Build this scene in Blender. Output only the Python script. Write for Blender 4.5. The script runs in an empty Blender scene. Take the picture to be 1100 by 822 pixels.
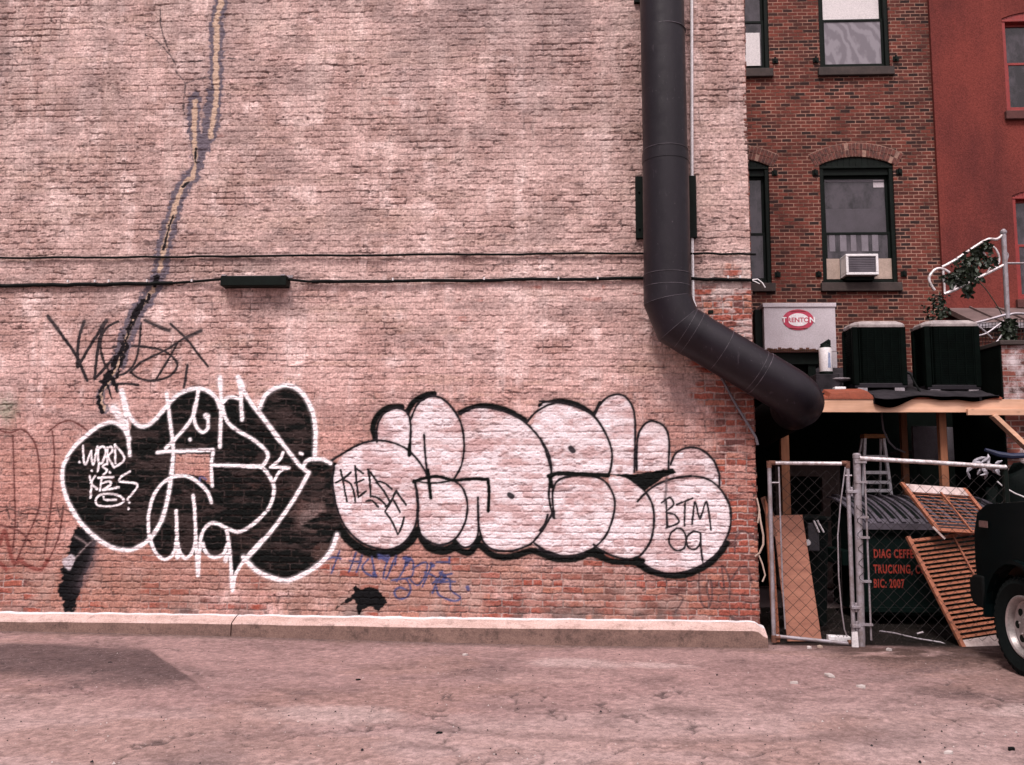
import bpy, bmesh, math, random
import numpy as np
from mathutils import Vector, Matrix
random.seed(7)
SC = bpy.context.scene
COL = SC.collection

# ------------------------------------------------------------------ camera model
CAM_D, YAW, PITCH, ROLL, FPX, EYE = 9.007, 0.0470, 0.1107, 0.0054, 935.0, 1.62
PW, PH = 1100, 822
_f = Vector((-math.sin(YAW)*math.cos(PITCH), math.cos(YAW)*math.cos(PITCH), math.sin(PITCH)))
_r0 = Vector((math.cos(YAW), math.sin(YAW), 0)); _u0 = _r0.cross(_f)
_r = _r0*math.cos(ROLL) + _u0*math.sin(ROLL)
_u = -_r0*math.sin(ROLL) + _u0*math.cos(ROLL)
CAMP = Vector((0, -CAM_D, EYE))

def at(px, py, Y):
    """world point seen at photo position px,py on the upright plane at depth Y"""
    d = _f*FPX + _r*(px-PW/2) - _u*(py-PH/2)
    return CAMP + d*((Y+CAM_D)/d.y)

def rise(x):
    t = min(max((.5-x)/6.0, 0), 1); return .062*t*t*(3-2*t)

def gnd(px, py, z=0.0):
    d = _f*FPX + _r*(px-PW/2) - _u*(py-PH/2)
    return CAMP + d*((z-EYE)/d.z)

cam = bpy.data.cameras.new('camera'); camo = bpy.data.objects.new('camera', cam); COL.objects.link(camo)
cam.sensor_width = 36; cam.lens = FPX/PW*36; cam.clip_start = 0.05; cam.clip_end = 3000
m = Matrix((( _r.x, _u.x, -_f.x, CAMP.x), (_r.y, _u.y, -_f.y, CAMP.y), (_r.z, _u.z, -_f.z, CAMP.z), (0, 0, 0, 1)))
camo.matrix_world = m
SC.camera = camo

# ------------------------------------------------------------------ helpers
def tag(o, label=None, cat=None, group=None, kind=None):
    if label: o['label'] = label
    if cat: o['category'] = cat
    if group: o['group'] = group
    if kind: o['kind'] = kind
    return o

def empty(name, loc, label, cat, group=None, kind=None, rz=0.0):
    o = bpy.data.objects.new(name, None); COL.objects.link(o)
    o.location = loc; o.rotation_euler = (0, 0, rz); o.empty_display_size = 0.1
    return tag(o, label, cat, group, kind)

class MB:
    """collects shapes for one mesh object"""
    def __init__(s): s.v = []; s.f = []; s.mi = []
    def add(s, vs, fs, mi=0):
        b = len(s.v); s.v += [tuple(v) for v in vs]
        for f in fs: s.f.append([b+i for i in f]); s.mi.append(mi)
        return s
    def quad(s, a, b, c, d, mi=0): return s.add([a, b, c, d], [(0, 1, 2, 3)], mi)
    def box(s, x0, x1, y0, y1, z0, z1, mi=0):
        return s.add([(x0,y0,z0),(x1,y0,z0),(x1,y1,z0),(x0,y1,z0),(x0,y0,z1),(x1,y0,z1),(x1,y1,z1),(x0,y1,z1)],
                     [(0,3,2,1),(4,5,6,7),(0,1,5,4),(1,2,6,5),(2,3,7,6),(3,0,4,7)], mi)
    def hexa(s, p, mi=0):
        return s.add(p, [(0,3,2,1),(4,5,6,7),(0,1,5,4),(1,2,6,5),(2,3,7,6),(3,0,4,7)], mi)
    def beam(s, a, b, w, h, up=(0,0,1), mi=0):
        a = Vector(a); b = Vector(b); d = (b-a).normalized(); up = Vector(up)
        x = d.cross(up)
        if x.length < 1e-4: x = d.cross(Vector((0,1,0)))
        x.normalize(); y = x.cross(d).normalized(); x *= w/2; y *= h/2
        return s.hexa([a-x-y, a+x-y, a+x+y, a-x+y, b-x-y, b+x-y, b+x+y, b-x+y], mi)
    def tube(s, pts, r, n=10, cap=True, mi=0):
        pts = [Vector(p) for p in pts]; k = len(pts)
        rr = r if isinstance(r, (list, tuple)) else [r]*k
        rings = []; prev = None
        for i, p in enumerate(pts):
            t = (pts[min(i+1, k-1)] - pts[max(i-1, 0)]).normalized()
            if prev is None:
                a = Vector((0, 0, 1)) if abs(t.z) < 0.9 else Vector((1, 0, 0))
                x = t.cross(a).normalized()
            else:
                x = (prev - t*prev.dot(t)).normalized()
            prev = x; y = t.cross(x)
            rings.append([p + (x*math.cos(2*math.pi*j/n) + y*math.sin(2*math.pi*j/n))*rr[i] for j in range(n)])
        vs = [v for rg in rings for v in rg]; fs = []
        for i in range(k-1):
            for j in range(n):
                fs.append((i*n+j, i*n+(j+1) % n, (i+1)*n+(j+1) % n, (i+1)*n+j))
        if cap: fs.append(tuple(range(n-1, -1, -1))); fs.append(tuple((k-1)*n+j for j in range(n)))
        return s.add(vs, fs, mi)
    def lathe(s, c, prof, n=24, axis='z', mi=0):
        vs = []; fs = []; k = len(prof)
        for (r, h) in prof:
            for j in range(n):
                a = 2*math.pi*j/n
                if axis == 'z': vs.append((c[0]+r*math.cos(a), c[1]+r*math.sin(a), c[2]+h))
                elif axis == 'y': vs.append((c[0]+r*math.cos(a), c[1]+h, c[2]+r*math.sin(a)))
                else: vs.append((c[0]+h, c[1]+r*math.cos(a), c[2]+r*math.sin(a)))
        for i in range(k-1):
            for j in range(n): fs.append((i*n+j, i*n+(j+1) % n, (i+1)*n+(j+1) % n, (i+1)*n+j))
        fs.append(tuple(range(n-1, -1, -1))); fs.append(tuple((k-1)*n+j for j in range(n)))
        return s.add(vs, fs, mi)
    def prism(s, poly, y0, y1, mi=0):
        n = len(poly); vs = [(p[0], y0, p[1]) for p in poly] + [(p[0], y1, p[1]) for p in poly]
        fs = [tuple(range(n)), tuple(range(2*n-1, n-1, -1))] + [(i, i+n, (i+1) % n+n, (i+1) % n) for i in range(n)]
        return s.add(vs, fs, mi)
    def build(s, name, mat, parent=None, smooth=False, bevel=0.0, seg=2, world=True):
        me = bpy.data.meshes.new(name); me.from_pydata(s.v, [], s.f)
        mats = mat if isinstance(mat, (list, tuple)) else [mat]
        for mm in mats: me.materials.append(mm)
        me.polygons.foreach_set('material_index', s.mi)
        bm = bmesh.new(); bm.from_mesh(me); bmesh.ops.recalc_face_normals(bm, faces=bm.faces)
        bm.to_mesh(me); bm.free(); me.update()
        o = bpy.data.objects.new(name, me); COL.objects.link(o)
        if smooth: me.shade_smooth() if smooth is True else me.shade_smooth()
        if smooth == 'auto':
            me.set_sharp_from_angle(angle=math.radians(38))
        if bevel:
            b = o.modifiers.new('b', 'BEVEL'); b.width = bevel; b.segments = seg; b.limit_method = 'ANGLE'; b.angle_limit = math.radians(40)
        if parent is not None:
            o.parent = parent
            if world: o.matrix_parent_inverse = root_matrix(parent).inverted()
        return o

def root_matrix(o):
    mm = o.matrix_basis.copy()
    if o.parent is not None: mm = root_matrix(o.parent) @ o.matrix_parent_inverse @ mm
    return mm

def text(name, body, size, origin, xdir, ydir, mat, parent, extrude=0.0008, align='LEFT', space=1.0, bold=0.0, sx=1.0):
    c = bpy.data.curves.new(name, 'FONT'); c.body = body; c.size = size; c.extrude = extrude; c.align_x = align
    c.space_character = space; c.materials.append(mat)
    c.offset = bold
    tmp = bpy.data.objects.new(name, c); COL.objects.link(tmp); bpy.context.view_layer.update()
    me = bpy.data.meshes.new_from_object(tmp.evaluated_get(bpy.context.evaluated_depsgraph_get())); bpy.data.objects.remove(tmp); bpy.data.curves.remove(c)
    me.name = name; o = bpy.data.objects.new(name, me); COL.objects.link(o)
    x = Vector(xdir).normalized(); y = Vector(ydir).normalized(); z = x.cross(y)
    x = x*sx; o.matrix_world = Matrix(((x.x, y.x, z.x, origin[0]), (x.y, y.y, z.y, origin[1]), (x.z, y.z, z.z, origin[2]), (0, 0, 0, 1)))
    if parent is not None:
        o.parent = parent; o.matrix_parent_inverse = root_matrix(parent).inverted()
    return o

# ------------------------------------------------------------------ materials
def new_mat(name):
    mt = bpy.data.materials.new(name); mt.use_nodes = True; nt = mt.node_tree
    return mt, nt, nt.nodes['Principled BSDF']

def N(nt, kind, **kw):
    n = nt.nodes.new(kind)
    for k, v in kw.items():
        if k == 'op': n.operation = v
        elif hasattr(n, k): setattr(n, k, v)
        else: n.inputs[k].default_value = v
    return n

def mixc(nt, fac, a, b, mode='MIX'):
    n = nt.nodes.new('ShaderNodeMix'); n.data_type = 'RGBA'; n.blend_type = mode
    for s_, v in ((0, fac), (6, a), (7, b)):
        if isinstance(v, bpy.types.NodeSocket): nt.links.new(v, n.inputs[s_])
        else: n.inputs[s_].default_value = v if s_ == 0 else (v if len(v) == 4 else (*v, 1))
    return n.outputs[2]

def ramp(nt, fac, stops):
    n = nt.nodes.new('ShaderNodeValToRGB'); e = n.color_ramp.elements
    while len(e) < len(stops): e.new(0.5)
    for i, (p, c) in enumerate(stops):
        e[i].position = p; e[i].color = (c, c, c, 1) if not isinstance(c, tuple) else ((*c, 1) if len(c) == 3 else c)
    nt.links.new(fac, n.inputs[0]); return n.outputs[0]

def coords(nt, scale=(1, 1, 1), kind='Object'):
    t = nt.nodes.new('ShaderNodeTexCoord'); mp = nt.nodes.new('ShaderNodeMapping'); mp.inputs['Scale'].default_value = scale
    nt.links.new(t.outputs[kind], mp.inputs[0]); return mp.outputs[0]

def noise(nt, vec, scale, detail=4, rough=0.6, out=0):
    n = N(nt, 'ShaderNodeTexNoise', Scale=scale, Detail=detail, Roughness=rough)
    nt.links.new(vec, n.inputs['Vector']); return n.outputs[out]

def bump(nt, bs, h, strength=0.3, dist=0.01):
    b = N(nt, 'ShaderNodeBump', Strength=strength, Distance=dist)
    nt.links.new(h, b.inputs['Height']); nt.links.new(b.outputs[0], bs.inputs['Normal'])

def simple(name, col, rough=0.6, metal=0.0, var=0.35, scale=6.0, bumpy=0.15, col2=None, stretch=(1, 1, 1), spec=0.5, bd=0.004, fine=60.0):
    mt, nt, bs = new_mat(name)
    v = coords(nt, stretch)
    n1 = noise(nt, v, scale, 6, 0.65); n2 = noise(nt, v, fine, 3, 0.6)
    c2 = col2 if col2 else tuple(c*(1-var) for c in col)
    fac = ramp(nt, n1, [(0.36, 0.0), (0.66, 1.0)])
    c = mixc(nt, fac, col, c2)
    g = ramp(nt, n2, [(0.3, 0.8), (0.7, 1.12)])
    c = mixc(nt, 1.0, c, g, 'MULTIPLY')
    nt.links.new(c, bs.inputs['Base Color'])
    bs.inputs['Roughness'].default_value = rough; bs.inputs['Metallic'].default_value = metal
    bs.inputs['Specular IOR Level'].default_value = spec
    if bumpy: bump(nt, bs, n2, bumpy, bd)
    return mt

M = {}
M['duct'] = None
M['ductrear'] = simple('duct_paint_shaded', (.006, .006, .006), .8, 0, .4, 3.0, .08, spec=.05)  # darker copy of the duct paint, shade of the rear run painted in
M['duct_seam'] = simple('duct_seam', (.11, .09, .11), .5, 0, .8, 9, col2=(.015, .012, .015))
M['galv'] = simple('galvanised', (.36, .335, .37), .45, .35, .5, 14, .1, (.24, .20, .20))
M['galv_bright'] = simple('galvanised_bright', (.82, .78, .80), .4, .35, .5, 18, .1, (.35, .28, .26))
M['rust'] = simple('rust', (.17, .07, .045), .85, 0, .5, 20, .3)
M['wire'] = simple('fence_wire', (.026, .021, .021), .7, .2, .4, 20, 0, spec=.2)
M['cable'] = simple('cable_black', (.005, .006, .006), .7, 0, .3, 20, 0, spec=.1)
M['blackpaint'] = simple('black_paint', (.0035, .0075, .0055), .6, 0, .5, 8, .1, spec=.12)
M['white'] = simple('white_paint', (.72, .68, .69), .55, 0, .2, 12, .1)
M['whiteplastic'] = simple('white_plastic', (.84, .81, .82), .4, 0, .12, 10, .05)
M['unitgrey'] = simple('unit_grey', (.52, .475, .505), .5, 0, .18, 5, .05, (.45, .40, .425))
M['pink'] = simple('pink_red', (.50, .035, .085), .5, 0, .2, 20, 0)
M['condenser'] = simple('condenser_green', (.0018, .0045, .0035), .7, 0, .5, 7, .1, spec=.04)
M['condtop'] = simple('condenser_top', (.40, .35, .34), .5, 0, .35, 9, .1, (.22, .18, .18))
M['ply'] = simple('plywood', (.36, .155, .10), .75, 0, .35, 3.0, .15, (.25, .10, .065), (1, 1, 6))
M['plyorange'] = simple('sheathing', (.27, .060, .026), .75, 0, .35, 5, .15)
M['felt'] = simple('roofing_felt', (.012, .011, .013), .9, 0, .4, 7, .4, (.035, .03, .035), bd=.01, spec=.15)
M['darkwall'] = simple('shade_dark', (.0035, .006, .0048), .9, 0, .6, 1.2, .3, spec=.05)  # shade under the deck and beside the pier put into one near-black
M['greywall'] = simple('grey_render', (.17, .125, .115), .9, 0, .4, 2.5, .3, spec=.1)
M['greysheet'] = simple('grey_sheet', (.20, .18, .205), .6, 0, .3, 4, .1, spec=.2)
M['dumpster'] = simple('dumpster_green', (.0018, .0065, .0055), .6, 0, .5, 3.5, .12, (.004, .009, .008), spec=.06)
M['lid'] = simple('lid_grey', (.085, .074, .094), .55, 0, .5, 5, .1)
M['lettering'] = simple('red_lettering', (.33, .030, .015), .6, 0, .3, 30, 0)
M['shutter'] = simple('shutter_wood', (.36, .125, .065), .7, 0, .45, 9, .2, (.22, .072, .038), (1, 1, 3))
M['shutterpale'] = simple('shutter_pale', (.55, .45, .43), .75, 0, .35, 10, .2, (.36, .26, .24))
M['tarp'] = simple('dark_tarp', (.003, .006, .0055), .7, 0, .5, 3, .3, bd=.02, spec=.08)
M['bluetarp'] = simple('blue_tarp', (.010, .018, .055), .5, 0, .5, 3, .3)
M['car'] = simple('car_paint', (.0020, .0060, .0066), .28, 0, .25, 3, 0, spec=.26)
M['tyre'] = simple('tyre', (.006, .009, .009), .85, 0, .3, 20, .2, spec=.1)
M['alloy'] = simple('alloy', (.52, .47, .46), .35, .6, .3, 10, .05)
M['rubbertrim'] = simple('rubber_trim', (.007, .008, .008), .8, 0, .3, 12, .1, spec=.1)
M['alu'] = simple('aluminium', (.92, .89, .93), .5, .1, .3, 14, .05)
M['orange'] = simple('ladder_orange', (.40, .16, .05), .6, 0, .3, 14, 0)
M['leaf'] = simple('leaf', (.006, .012, .007), .5, 0, .5, 9, .1, (.030, .046, .024), spec=.4)
M['redframe'] = simple('red_frame', (.27, .020, .016), .55, 0, .3, 8, .05)
M['stone'] = simple('sill_stone', (.055, .038, .034), .85, 0, .45, 6, .3)
M['blind'] = simple('blind', (.68, .64, .64), .7, 0, .06, 2, .0)
M['panereflect'] = simple('pane_reflection', (.065, .055, .068), .6, 0, .4, 2.5, .05)
M['bag'] = simple('thin_plastic', (.40, .38, .43), .45, 0, .5, 9, .2)
M['marker'] = simple('marker_lens', (.22, .13, .12), .35, 0, .3, 20, .1)
M['beige'] = simple('beige_panel', (.45, .34, .28), .7, 0, .25, 5, .05)
M['paper'] = simple('paper', (.50, .44, .42), .8, 0, .2, 20, .2)
M['slate'] = simple('metal_roof', (.16, .11, .105), .6, 0, .4, 3, .1)

def ductmat():
    mt, nt, bs = new_mat('duct_paint'); v = coords(nt, (1, 1, .4)); v2 = coords(nt)
    c = mixc(nt, ramp(nt, noise(nt, v, 3.0, 6, .65), [(.35, 0.), (.68, 1.)]), (.0065, .0045, .0075), (.0115, .0082, .0128))
    c = mixc(nt, ramp(nt, noise(nt, coords(nt, (6, 6, 1.5)), 5.0, 5, .7), [(.62, 0.), (.74, .8)]), c, (.055, .044, .055))
    c = mixc(nt, ramp(nt, noise(nt, v2, 34.0, 3, .6), [(.70, 0.), (.76, .7)]), c, (.11, .09, .105))
    nt.links.new(c, bs.inputs['Base Color'])
    nt.links.new(ramp(nt, noise(nt, v2, 9.0, 5, .6), [(.3, .34), (.7, .50)]), bs.inputs['Roughness']); bs.inputs['Specular IOR Level'].default_value = .30
    bump(nt, bs, noise(nt, v2, 4.5, 5, .55), .35, .012); return mt
M['duct'] = ductmat()

def glassmat(name, tint):
    mt, nt, bs = new_mat(name)
    v = coords(nt); n1 = noise(nt, v, 2.2, 5, .6)
    nt.links.new(mixc(nt, n1, tint, tuple(c*.45 for c in tint)), bs.inputs['Base Color'])
    bs.inputs['Roughness'].default_value = .08; bs.inputs['Specular IOR Level'].default_value = .5
    bump(nt, bs, noise(nt, v, 3.0, 2, .5), .04, .02)
    return mt
M['glass'] = glassmat('window_glass', (.030, .025, .030))
M['glasspale'] = glassmat('window_glass_curtained', (.20, .185, .205))
nt = M['glasspale'].node_tree; wv_ = N(nt, 'ShaderNodeTexWave', Scale=2.4, Distortion=14.0, Detail=4.0); nt.links.new(coords(nt, (1, 1, .55)), wv_.inputs['Vector'])
wv_.bands_direction = 'DIAGONAL'
nt.links.new(mixc(nt, ramp(nt, wv_.outputs['Color'], [(.2, 0.), (.8, 1.)]), (.235, .215, .24), (.155, .138, .158)), nt.nodes['Principled BSDF'].inputs['Base Color'])
nt = M['glass'].node_tree; v = coords(nt, (1.2, 1, .7))
nt.links.new(mixc(nt, ramp(nt, noise(nt, v, 2.6, 6, .7), [(.42, 0.), (.60, 1.)]), (.012, .010, .012), (.060, .050, .060)), nt.nodes['Principled BSDF'].inputs['Base Color'])  # patchy tone painted into the glass in place of uneven reflections

def wood(name, c1, c2, sc=(1, 12, 12)):
    mt, nt, bs = new_mat(name)
    v = coords(nt, sc); n1 = noise(nt, v, 2.2, 6, .6); n2 = noise(nt, coords(nt), 1.2, 4, .6)
    k = noise(nt, coords(nt, (3, 6, 6)), 2.0, 1, .4)
    c = mixc(nt, ramp(nt, n1, [(.3, 0.), (.7, 1.)]), c1, c2)
    c = mixc(nt, 1.0, c, ramp(nt, n2, [(.3, .72), (.7, 1.15)]), 'MULTIPLY')
    c = mixc(nt, ramp(nt, k, [(.70, 0.), (.76, .75)]), c, tuple(x*.3 for x in c2))
    nt.links.new(c, bs.inputs['Base Color']); bs.inputs['Roughness'].default_value = .75
    bump(nt, bs, n1, .25, .004); return mt
M['lumber'] = wood('lumber', (.74, .45, .31), (.58, .32, .20))
M['post'] = wood('lumber_post', (.25, .095, .042), (.17, .062, .028), (12, 12, 1))

def stained(name, base):
    """white box paint with rust along its lower edge is a stain with a shape of its own"""
    return base

def brickmat(name, c1, c2, cm, bw=.205, bh=.0675, dark=(.05, .03, .028), wash=None, washamt=0.5, axis='xz', scale=1.0):
    mt, nt, bs = new_mat(name)
    t = nt.nodes.new('ShaderNodeTexCoord'); sp = nt.nodes.new('ShaderNodeSeparateXYZ'); cb = nt.nodes.new('ShaderNodeCombineXYZ')
    nt.links.new(t.outputs['Object'], sp.inputs[0])
    ad = N(nt, 'ShaderNodeMath', op='ADD'); nt.links.new(sp.outputs[0], ad.inputs[0]); nt.links.new(sp.outputs[1], ad.inputs[1])
    nt.links.new(ad.outputs[0], cb.inputs[0]); nt.links.new(sp.outputs[2], cb.inputs[1])
    wob = noise(nt, t.outputs['Object'], 5.0, 3, .6, 1)
    va = nt.nodes.new('ShaderNodeVectorMath'); va.operation = 'SCALE'; va.inputs[3].default_value = .014
    nt.links.new(wob, va.inputs[0])
    vb = nt.nodes.new('ShaderNodeVectorMath'); vb.operation = 'ADD'; nt.links.new(cb.outputs[0], vb.inputs[0]); nt.links.new(va.outputs[0], vb.inputs[1])
    b = N(nt, 'ShaderNodeTexBrick'); b.offset = .5; b.squash = 1.0
    b.inputs['Color1'].default_value = (0, 0, 0, 1); b.inputs['Color2'].default_value = (1, 1, 1, 1); b.inputs['Mortar'].default_value = (.5, .5, .5, 1)
    b.inputs['Scale'].default_value = 1; b.inputs['Mortar Size'].default_value = .0085; b.inputs['Mortar Smooth'].default_value = .35
    b.inputs['Bias'].default_value = 0; b.inputs['Brick Width'].default_value = bw; b.inputs['Row Height'].default_value = bh
    nt.links.new(vb.outputs[0], b.inputs['Vector'])
    n1 = noise(nt, t.outputs['Object'], 1.1, 6, .65); n2 = noise(nt, t.outputs['Object'], 30, 4, .6)
    c = mixc(nt, b.outputs['Color'], c1, c2)
    c = mixc(nt, ramp(nt, b.outputs['Color'], [(.72, 0.), (.9, .8)]), c, dark)
    c = mixc(nt, ramp(nt, n2, [(.4, 0.), (.75, .45)]), c, dark)
    cmv = mixc(nt, ramp(nt, noise(nt, t.outputs['Object'], 2.6, 5, .7), [(.42, 0.), (.62, 1.)]), cm, tuple(x*.28 for x in cm))
    c = mixc(nt, b.outputs['Fac'], c, cmv)
    c = mixc(nt, 1.0, c, ramp(nt, n1, [(.25, .68), (.75, 1.22)]), 'MULTIPLY')
    if wash:
        w = ramp(nt, noise(nt, t.outputs['Object'], 3.5, 8, .72), [(.5-.12*washamt, 1.), (.62-.08*washamt, 0.)])
        c = mixc(nt, w, c, wash)
    nt.links.new(c, bs.inputs['Base Color']); bs.inputs['Roughness'].default_value = .9; bs.inputs['Specular IOR Level'].default_value = .2
    inv = N(nt, 'ShaderNodeMath', op='SUBTRACT'); inv.inputs[0].default_value = 1.0; nt.links.new(b.outputs['Fac'], inv.inputs[1])
    sm = N(nt, 'ShaderNodeMath', op='MULTIPLY_ADD'); nt.links.new(n2, sm.inputs[0]); sm.inputs[1].default_value = .35; nt.links.new(inv.outputs[0], sm.inputs[2])
    bump(nt, bs, sm.outputs[0], .7, .010)
    return mt
M['brick_rear'] = brickmat('rear_brick', (.190, .048, .034), (.062, .021, .018), (.36, .205, .155), bw=.178, dark=(.022, .014, .014))
M['brick_side'] = brickmat('side_brick', (.20, .07, .05), (.12, .05, .045), (.25, .17, .15))
M['brick_pier'] = brickmat('pier_brick', (.24, .075, .055), (.17, .06, .05), (.33, .25, .23), wash=(.55, .47, .48), washamt=1.2)
M['brick_coarse'] = brickmat('washed_brick', (.40, .28, .26), (.30, .20, .18), (.40, .31, .30), wash=(.48, .36, .34), washamt=1.0)
M['arch'] = simple('arch_brick', (.17, .050, .036), .9, 0, .6, 16, .3, (.05, .022, .02))

def stucco():
    mt, nt, bs = new_mat('red_stucco')
    v = coords(nt); n1 = noise(nt, coords(nt, (1, 1, .35)), 1.3, 6, .6); n2 = noise(nt, v, 38, 5, .75)
    c = mixc(nt, ramp(nt, n1, [(.36, 0.), (.64, 1.)]), (.195, .046, .037), (.115, .031, .028))
    c = mixc(nt, 1.0, c, ramp(nt, n2, [(.3, .62), (.7, 1.30)]), 'MULTIPLY')
    nt.links.new(c, bs.inputs['Base Color']); bs.inputs['Roughness'].default_value = .95; bs.inputs['Specular IOR Level'].default_value = .1
    bump(nt, bs, n2, .6, .012); return mt
M['stucco'] = stucco()

def vcol_mat(name, attr, fine_scale, lo, hi, rough, bstr, bdist, speck=None, grain=None):
    mt, nt, bs = new_mat(name)
    a = nt.nodes.new('ShaderNodeAttribute'); a.attribute_name = attr
    v = coords(nt); n2 = noise(nt, v, fine_scale, 5, .7)
    c = mixc(nt, 1.0, a.outputs['Color'], ramp(nt, n2, [(.3, lo), (.7, hi)]), 'MULTIPLY')
    if grain: c = mixc(nt, 1.0, c, ramp(nt, noise(nt, v, grain, 3, .6), [(.32, .80), (.68, 1.20)]), 'MULTIPLY')
    if speck:
        s1 = noise(nt, v, speck[0], 2, .5)
        c = mixc(nt, ramp(nt, s1, [(.66, 0.), (.72, .8)]), c, speck[1])
        s2 = noise(nt, v, speck[0]*1.3, 2, .5)
        c = mixc(nt, ramp(nt, s2, [(.28, .75), (.34, 0.)]), c, speck[2])
    nt.links.new(c, bs.inputs['Base Color']); bs.inputs['Roughness'].default_value = rough
    bs.inputs['Specular IOR Level'].default_value = .06
    bump(nt, bs, n2, bstr, bdist); return mt
M['wall'] = vcol_mat('painted_brick', 'albedo', 75.0, .80, 1.16, .88, .45, .006)
M['asphalt'] = vcol_mat('worn_asphalt', 'albedo', 85.0, .70, 1.28, .9, .7, .008, (48.0, (.34, .27, .26), (.05, .038, .040)), grain=24.0)
def ledgemat(name, c1, c2, dirt, amt):
    mt, nt, bs = new_mat(name); v = coords(nt, (1, 2.5, 2.5)); v2 = coords(nt)
    c = mixc(nt, ramp(nt, noise(nt, v, 2.6, 7, .68), [(.35, 0.), (.65, 1.)]), c1, c2)
    c = mixc(nt, ramp(nt, noise(nt, v2, 7.0, 7, .72), [(.52, 0.), (.68, amt)]), c, dirt)
    c = mixc(nt, ramp(nt, noise(nt, v2, 28.0, 4, .6), [(.66, 0.), (.74, .8)]), c, dirt)
    c = mixc(nt, 1.0, c, ramp(nt, noise(nt, v2, 70.0, 3, .6), [(.3, .75), (.7, 1.2)]), 'MULTIPLY')
    nt.links.new(c, bs.inputs['Base Color']); bs.inputs['Roughness'].default_value = .9; bs.inputs['Specular IOR Level'].default_value = .1
    bump(nt, bs, noise(nt, v2, 22.0, 6, .7), .6, .012); return mt
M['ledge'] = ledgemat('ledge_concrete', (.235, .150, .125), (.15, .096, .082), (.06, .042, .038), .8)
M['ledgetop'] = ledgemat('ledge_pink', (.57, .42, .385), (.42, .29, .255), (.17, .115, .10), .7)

# ------------------------------------------------------------------ numpy noise
def _hash(ix, iy, seed):
    h = (ix.astype(np.int64)*374761393 + iy.astype(np.int64)*668265263 + seed*982451653) & 0xffffffff
    h = ((h ^ (h >> 13))*1274126177) & 0xffffffff
    h = h ^ (h >> 16)
    return (h & 0xffffff).astype(np.float32)/np.float32(0xffffff)
def vn(x, y, seed):
    x0 = np.floor(x); y0 = np.floor(y); fx = x-x0; fy = y-y0
    fx = fx*fx*(3-2*fx); fy = fy*fy*(3-2*fy)
    a = _hash(x0, y0, seed); b = _hash(x0+1, y0, seed); c = _hash(x0, y0+1, seed); d = _hash(x0+1, y0+1, seed)
    return (a*(1-fx)+b*fx)*(1-fy) + (c*(1-fx)+d*fx)*fy
def fbm(x, y, seed, octv=4, g=.5):
    s = 0; amp = 1; tot = 0
    for o in range(octv):
        s = s + amp*vn(x*2**o+o*17.3, y*2**o+o*9.1, seed+o*31); tot += amp; amp *= g
    return s/tot
def sst(a, b, x):
    t = np.clip((x-a)/(b-a), 0, 1); return t*t*(3-2*t)

# ------------------------------------------------------------------ the big painted wall
GX0, GX1, GZ0, GZ1, GS = -6.95, 2.062, 0.12, 7.6, 0.0069
nx = int(round((GX1-GX0)/GS))+1; nz = int(round((GZ1-GZ0)/GS))+1
xs = np.linspace(GX0, GX1, nx, dtype=np.float32); zs = np.linspace(GZ0, GZ1, nz, dtype=np.float32)
X, Z = np.meshgrid(xs, zs)
# photo positions, only to place broad areas of wear
def px_of(X, Z):
    vx = X-CAMP.x; vy = 0-CAMP.y; vz = Z-CAMP.z
    w = vx*_f.x+vy*_f.y+vz*_f.z
    return PW/2+FPX*(vx*_r.x+vy*_r.y+vz*_r.z)/w, PH/2-FPX*(vx*_u.x+vy*_u.y+vz*_u.z)/w
PX, PY = px_of(X, Z)
CH, BL = .0680, .2080
zw = Z + .016*(fbm(X*1.1, Z*1.3, 5, 3)-.5) + .012*(vn(X*8, Z*7, 6)-.5) + .010*(vn(X*21, Z*15, 7)-.5)
xw = X + .012*(vn(X*3, Z*7, 8)-.5)
row = np.floor(zw/CH); fz = zw/CH-row
head = (np.mod(row, 6) == 2); bl = np.where(head, BL*.5, BL)
bx = xw/bl + np.where(np.mod(row, 2) == 0, 0, .5) + .12*(_hash(row, row*0, 77)-.5)
bi = np.floor(bx); fx = bx-bi
dz = np.minimum(fz, 1-fz)*CH; dx = np.minimum(fx, 1-fx)*bl
h1 = _hash(bi, row, 11); h2 = _hash(bi, row, 12); h3 = _hash(bi, row, 13)
edge = .0030 + .0040*(vn(X*40, Z*40, 14)-.3)
mor = np.minimum(dz, dx*1.05)
brickm = sst(edge, edge+.0055, mor)                 # 1 on the brick face, 0 in the joint
n_big = fbm(X*.55, Z*.55, 21, 4); n_mid = fbm(X*2.2, Z*2.8, 22, 5, .6); n_fine = fbm(X*26, Z*34, 23, 3, .6)
n_str = fbm(X*1.6, Z*11, 24, 4, .6); n_drip = fbm(X*9, Z*.8, 25, 4, .6)
n_pit = vn(X*48, Z*60, 26)
# how much of the old wash is left
cov = .94 + 0*X
cov -= .70*sst(715, 785, PX)*sst(262, 325, PY)*(1-.25*sst(450,480,PY)*sst(550,520,PY))
cov -= .42*sst(535, 625, PY)*(.50+.50*sst(250, 560, PX))
cov -= .22*sst(600, 760, PX)*sst(560, 610, PY)
cov -= .10*sst(350, 560, PX)*sst(280, 420, PY)*sst(440, 340, PY)*0
cov -= .10*np.exp(-((PY-325)/22)**2)*sst(330, 520, PX)
cov -= .13*np.exp(-((PX-430)/130)**2-((PY-160)/60)**2)
cov -= .10*sst(630, 650, PY)
cov = np.clip(cov + .75*(n_mid-.5) + .45*(n_str-.5) + .30*(h1-.5), 0, 1)
expo = sst(.60, .36, cov)*brickm                     # bare brick showing
ero = sst(.50, .70, fbm(X*3.4, Z*9, 39, 4, .62)*.55+n_mid*.45)*.8 + .12
ero = np.clip(ero + .35*sst(560, 640, PY), 0, 1)
wear = np.clip(expo + .35*(n_fine-.5), 0, 1)
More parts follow.
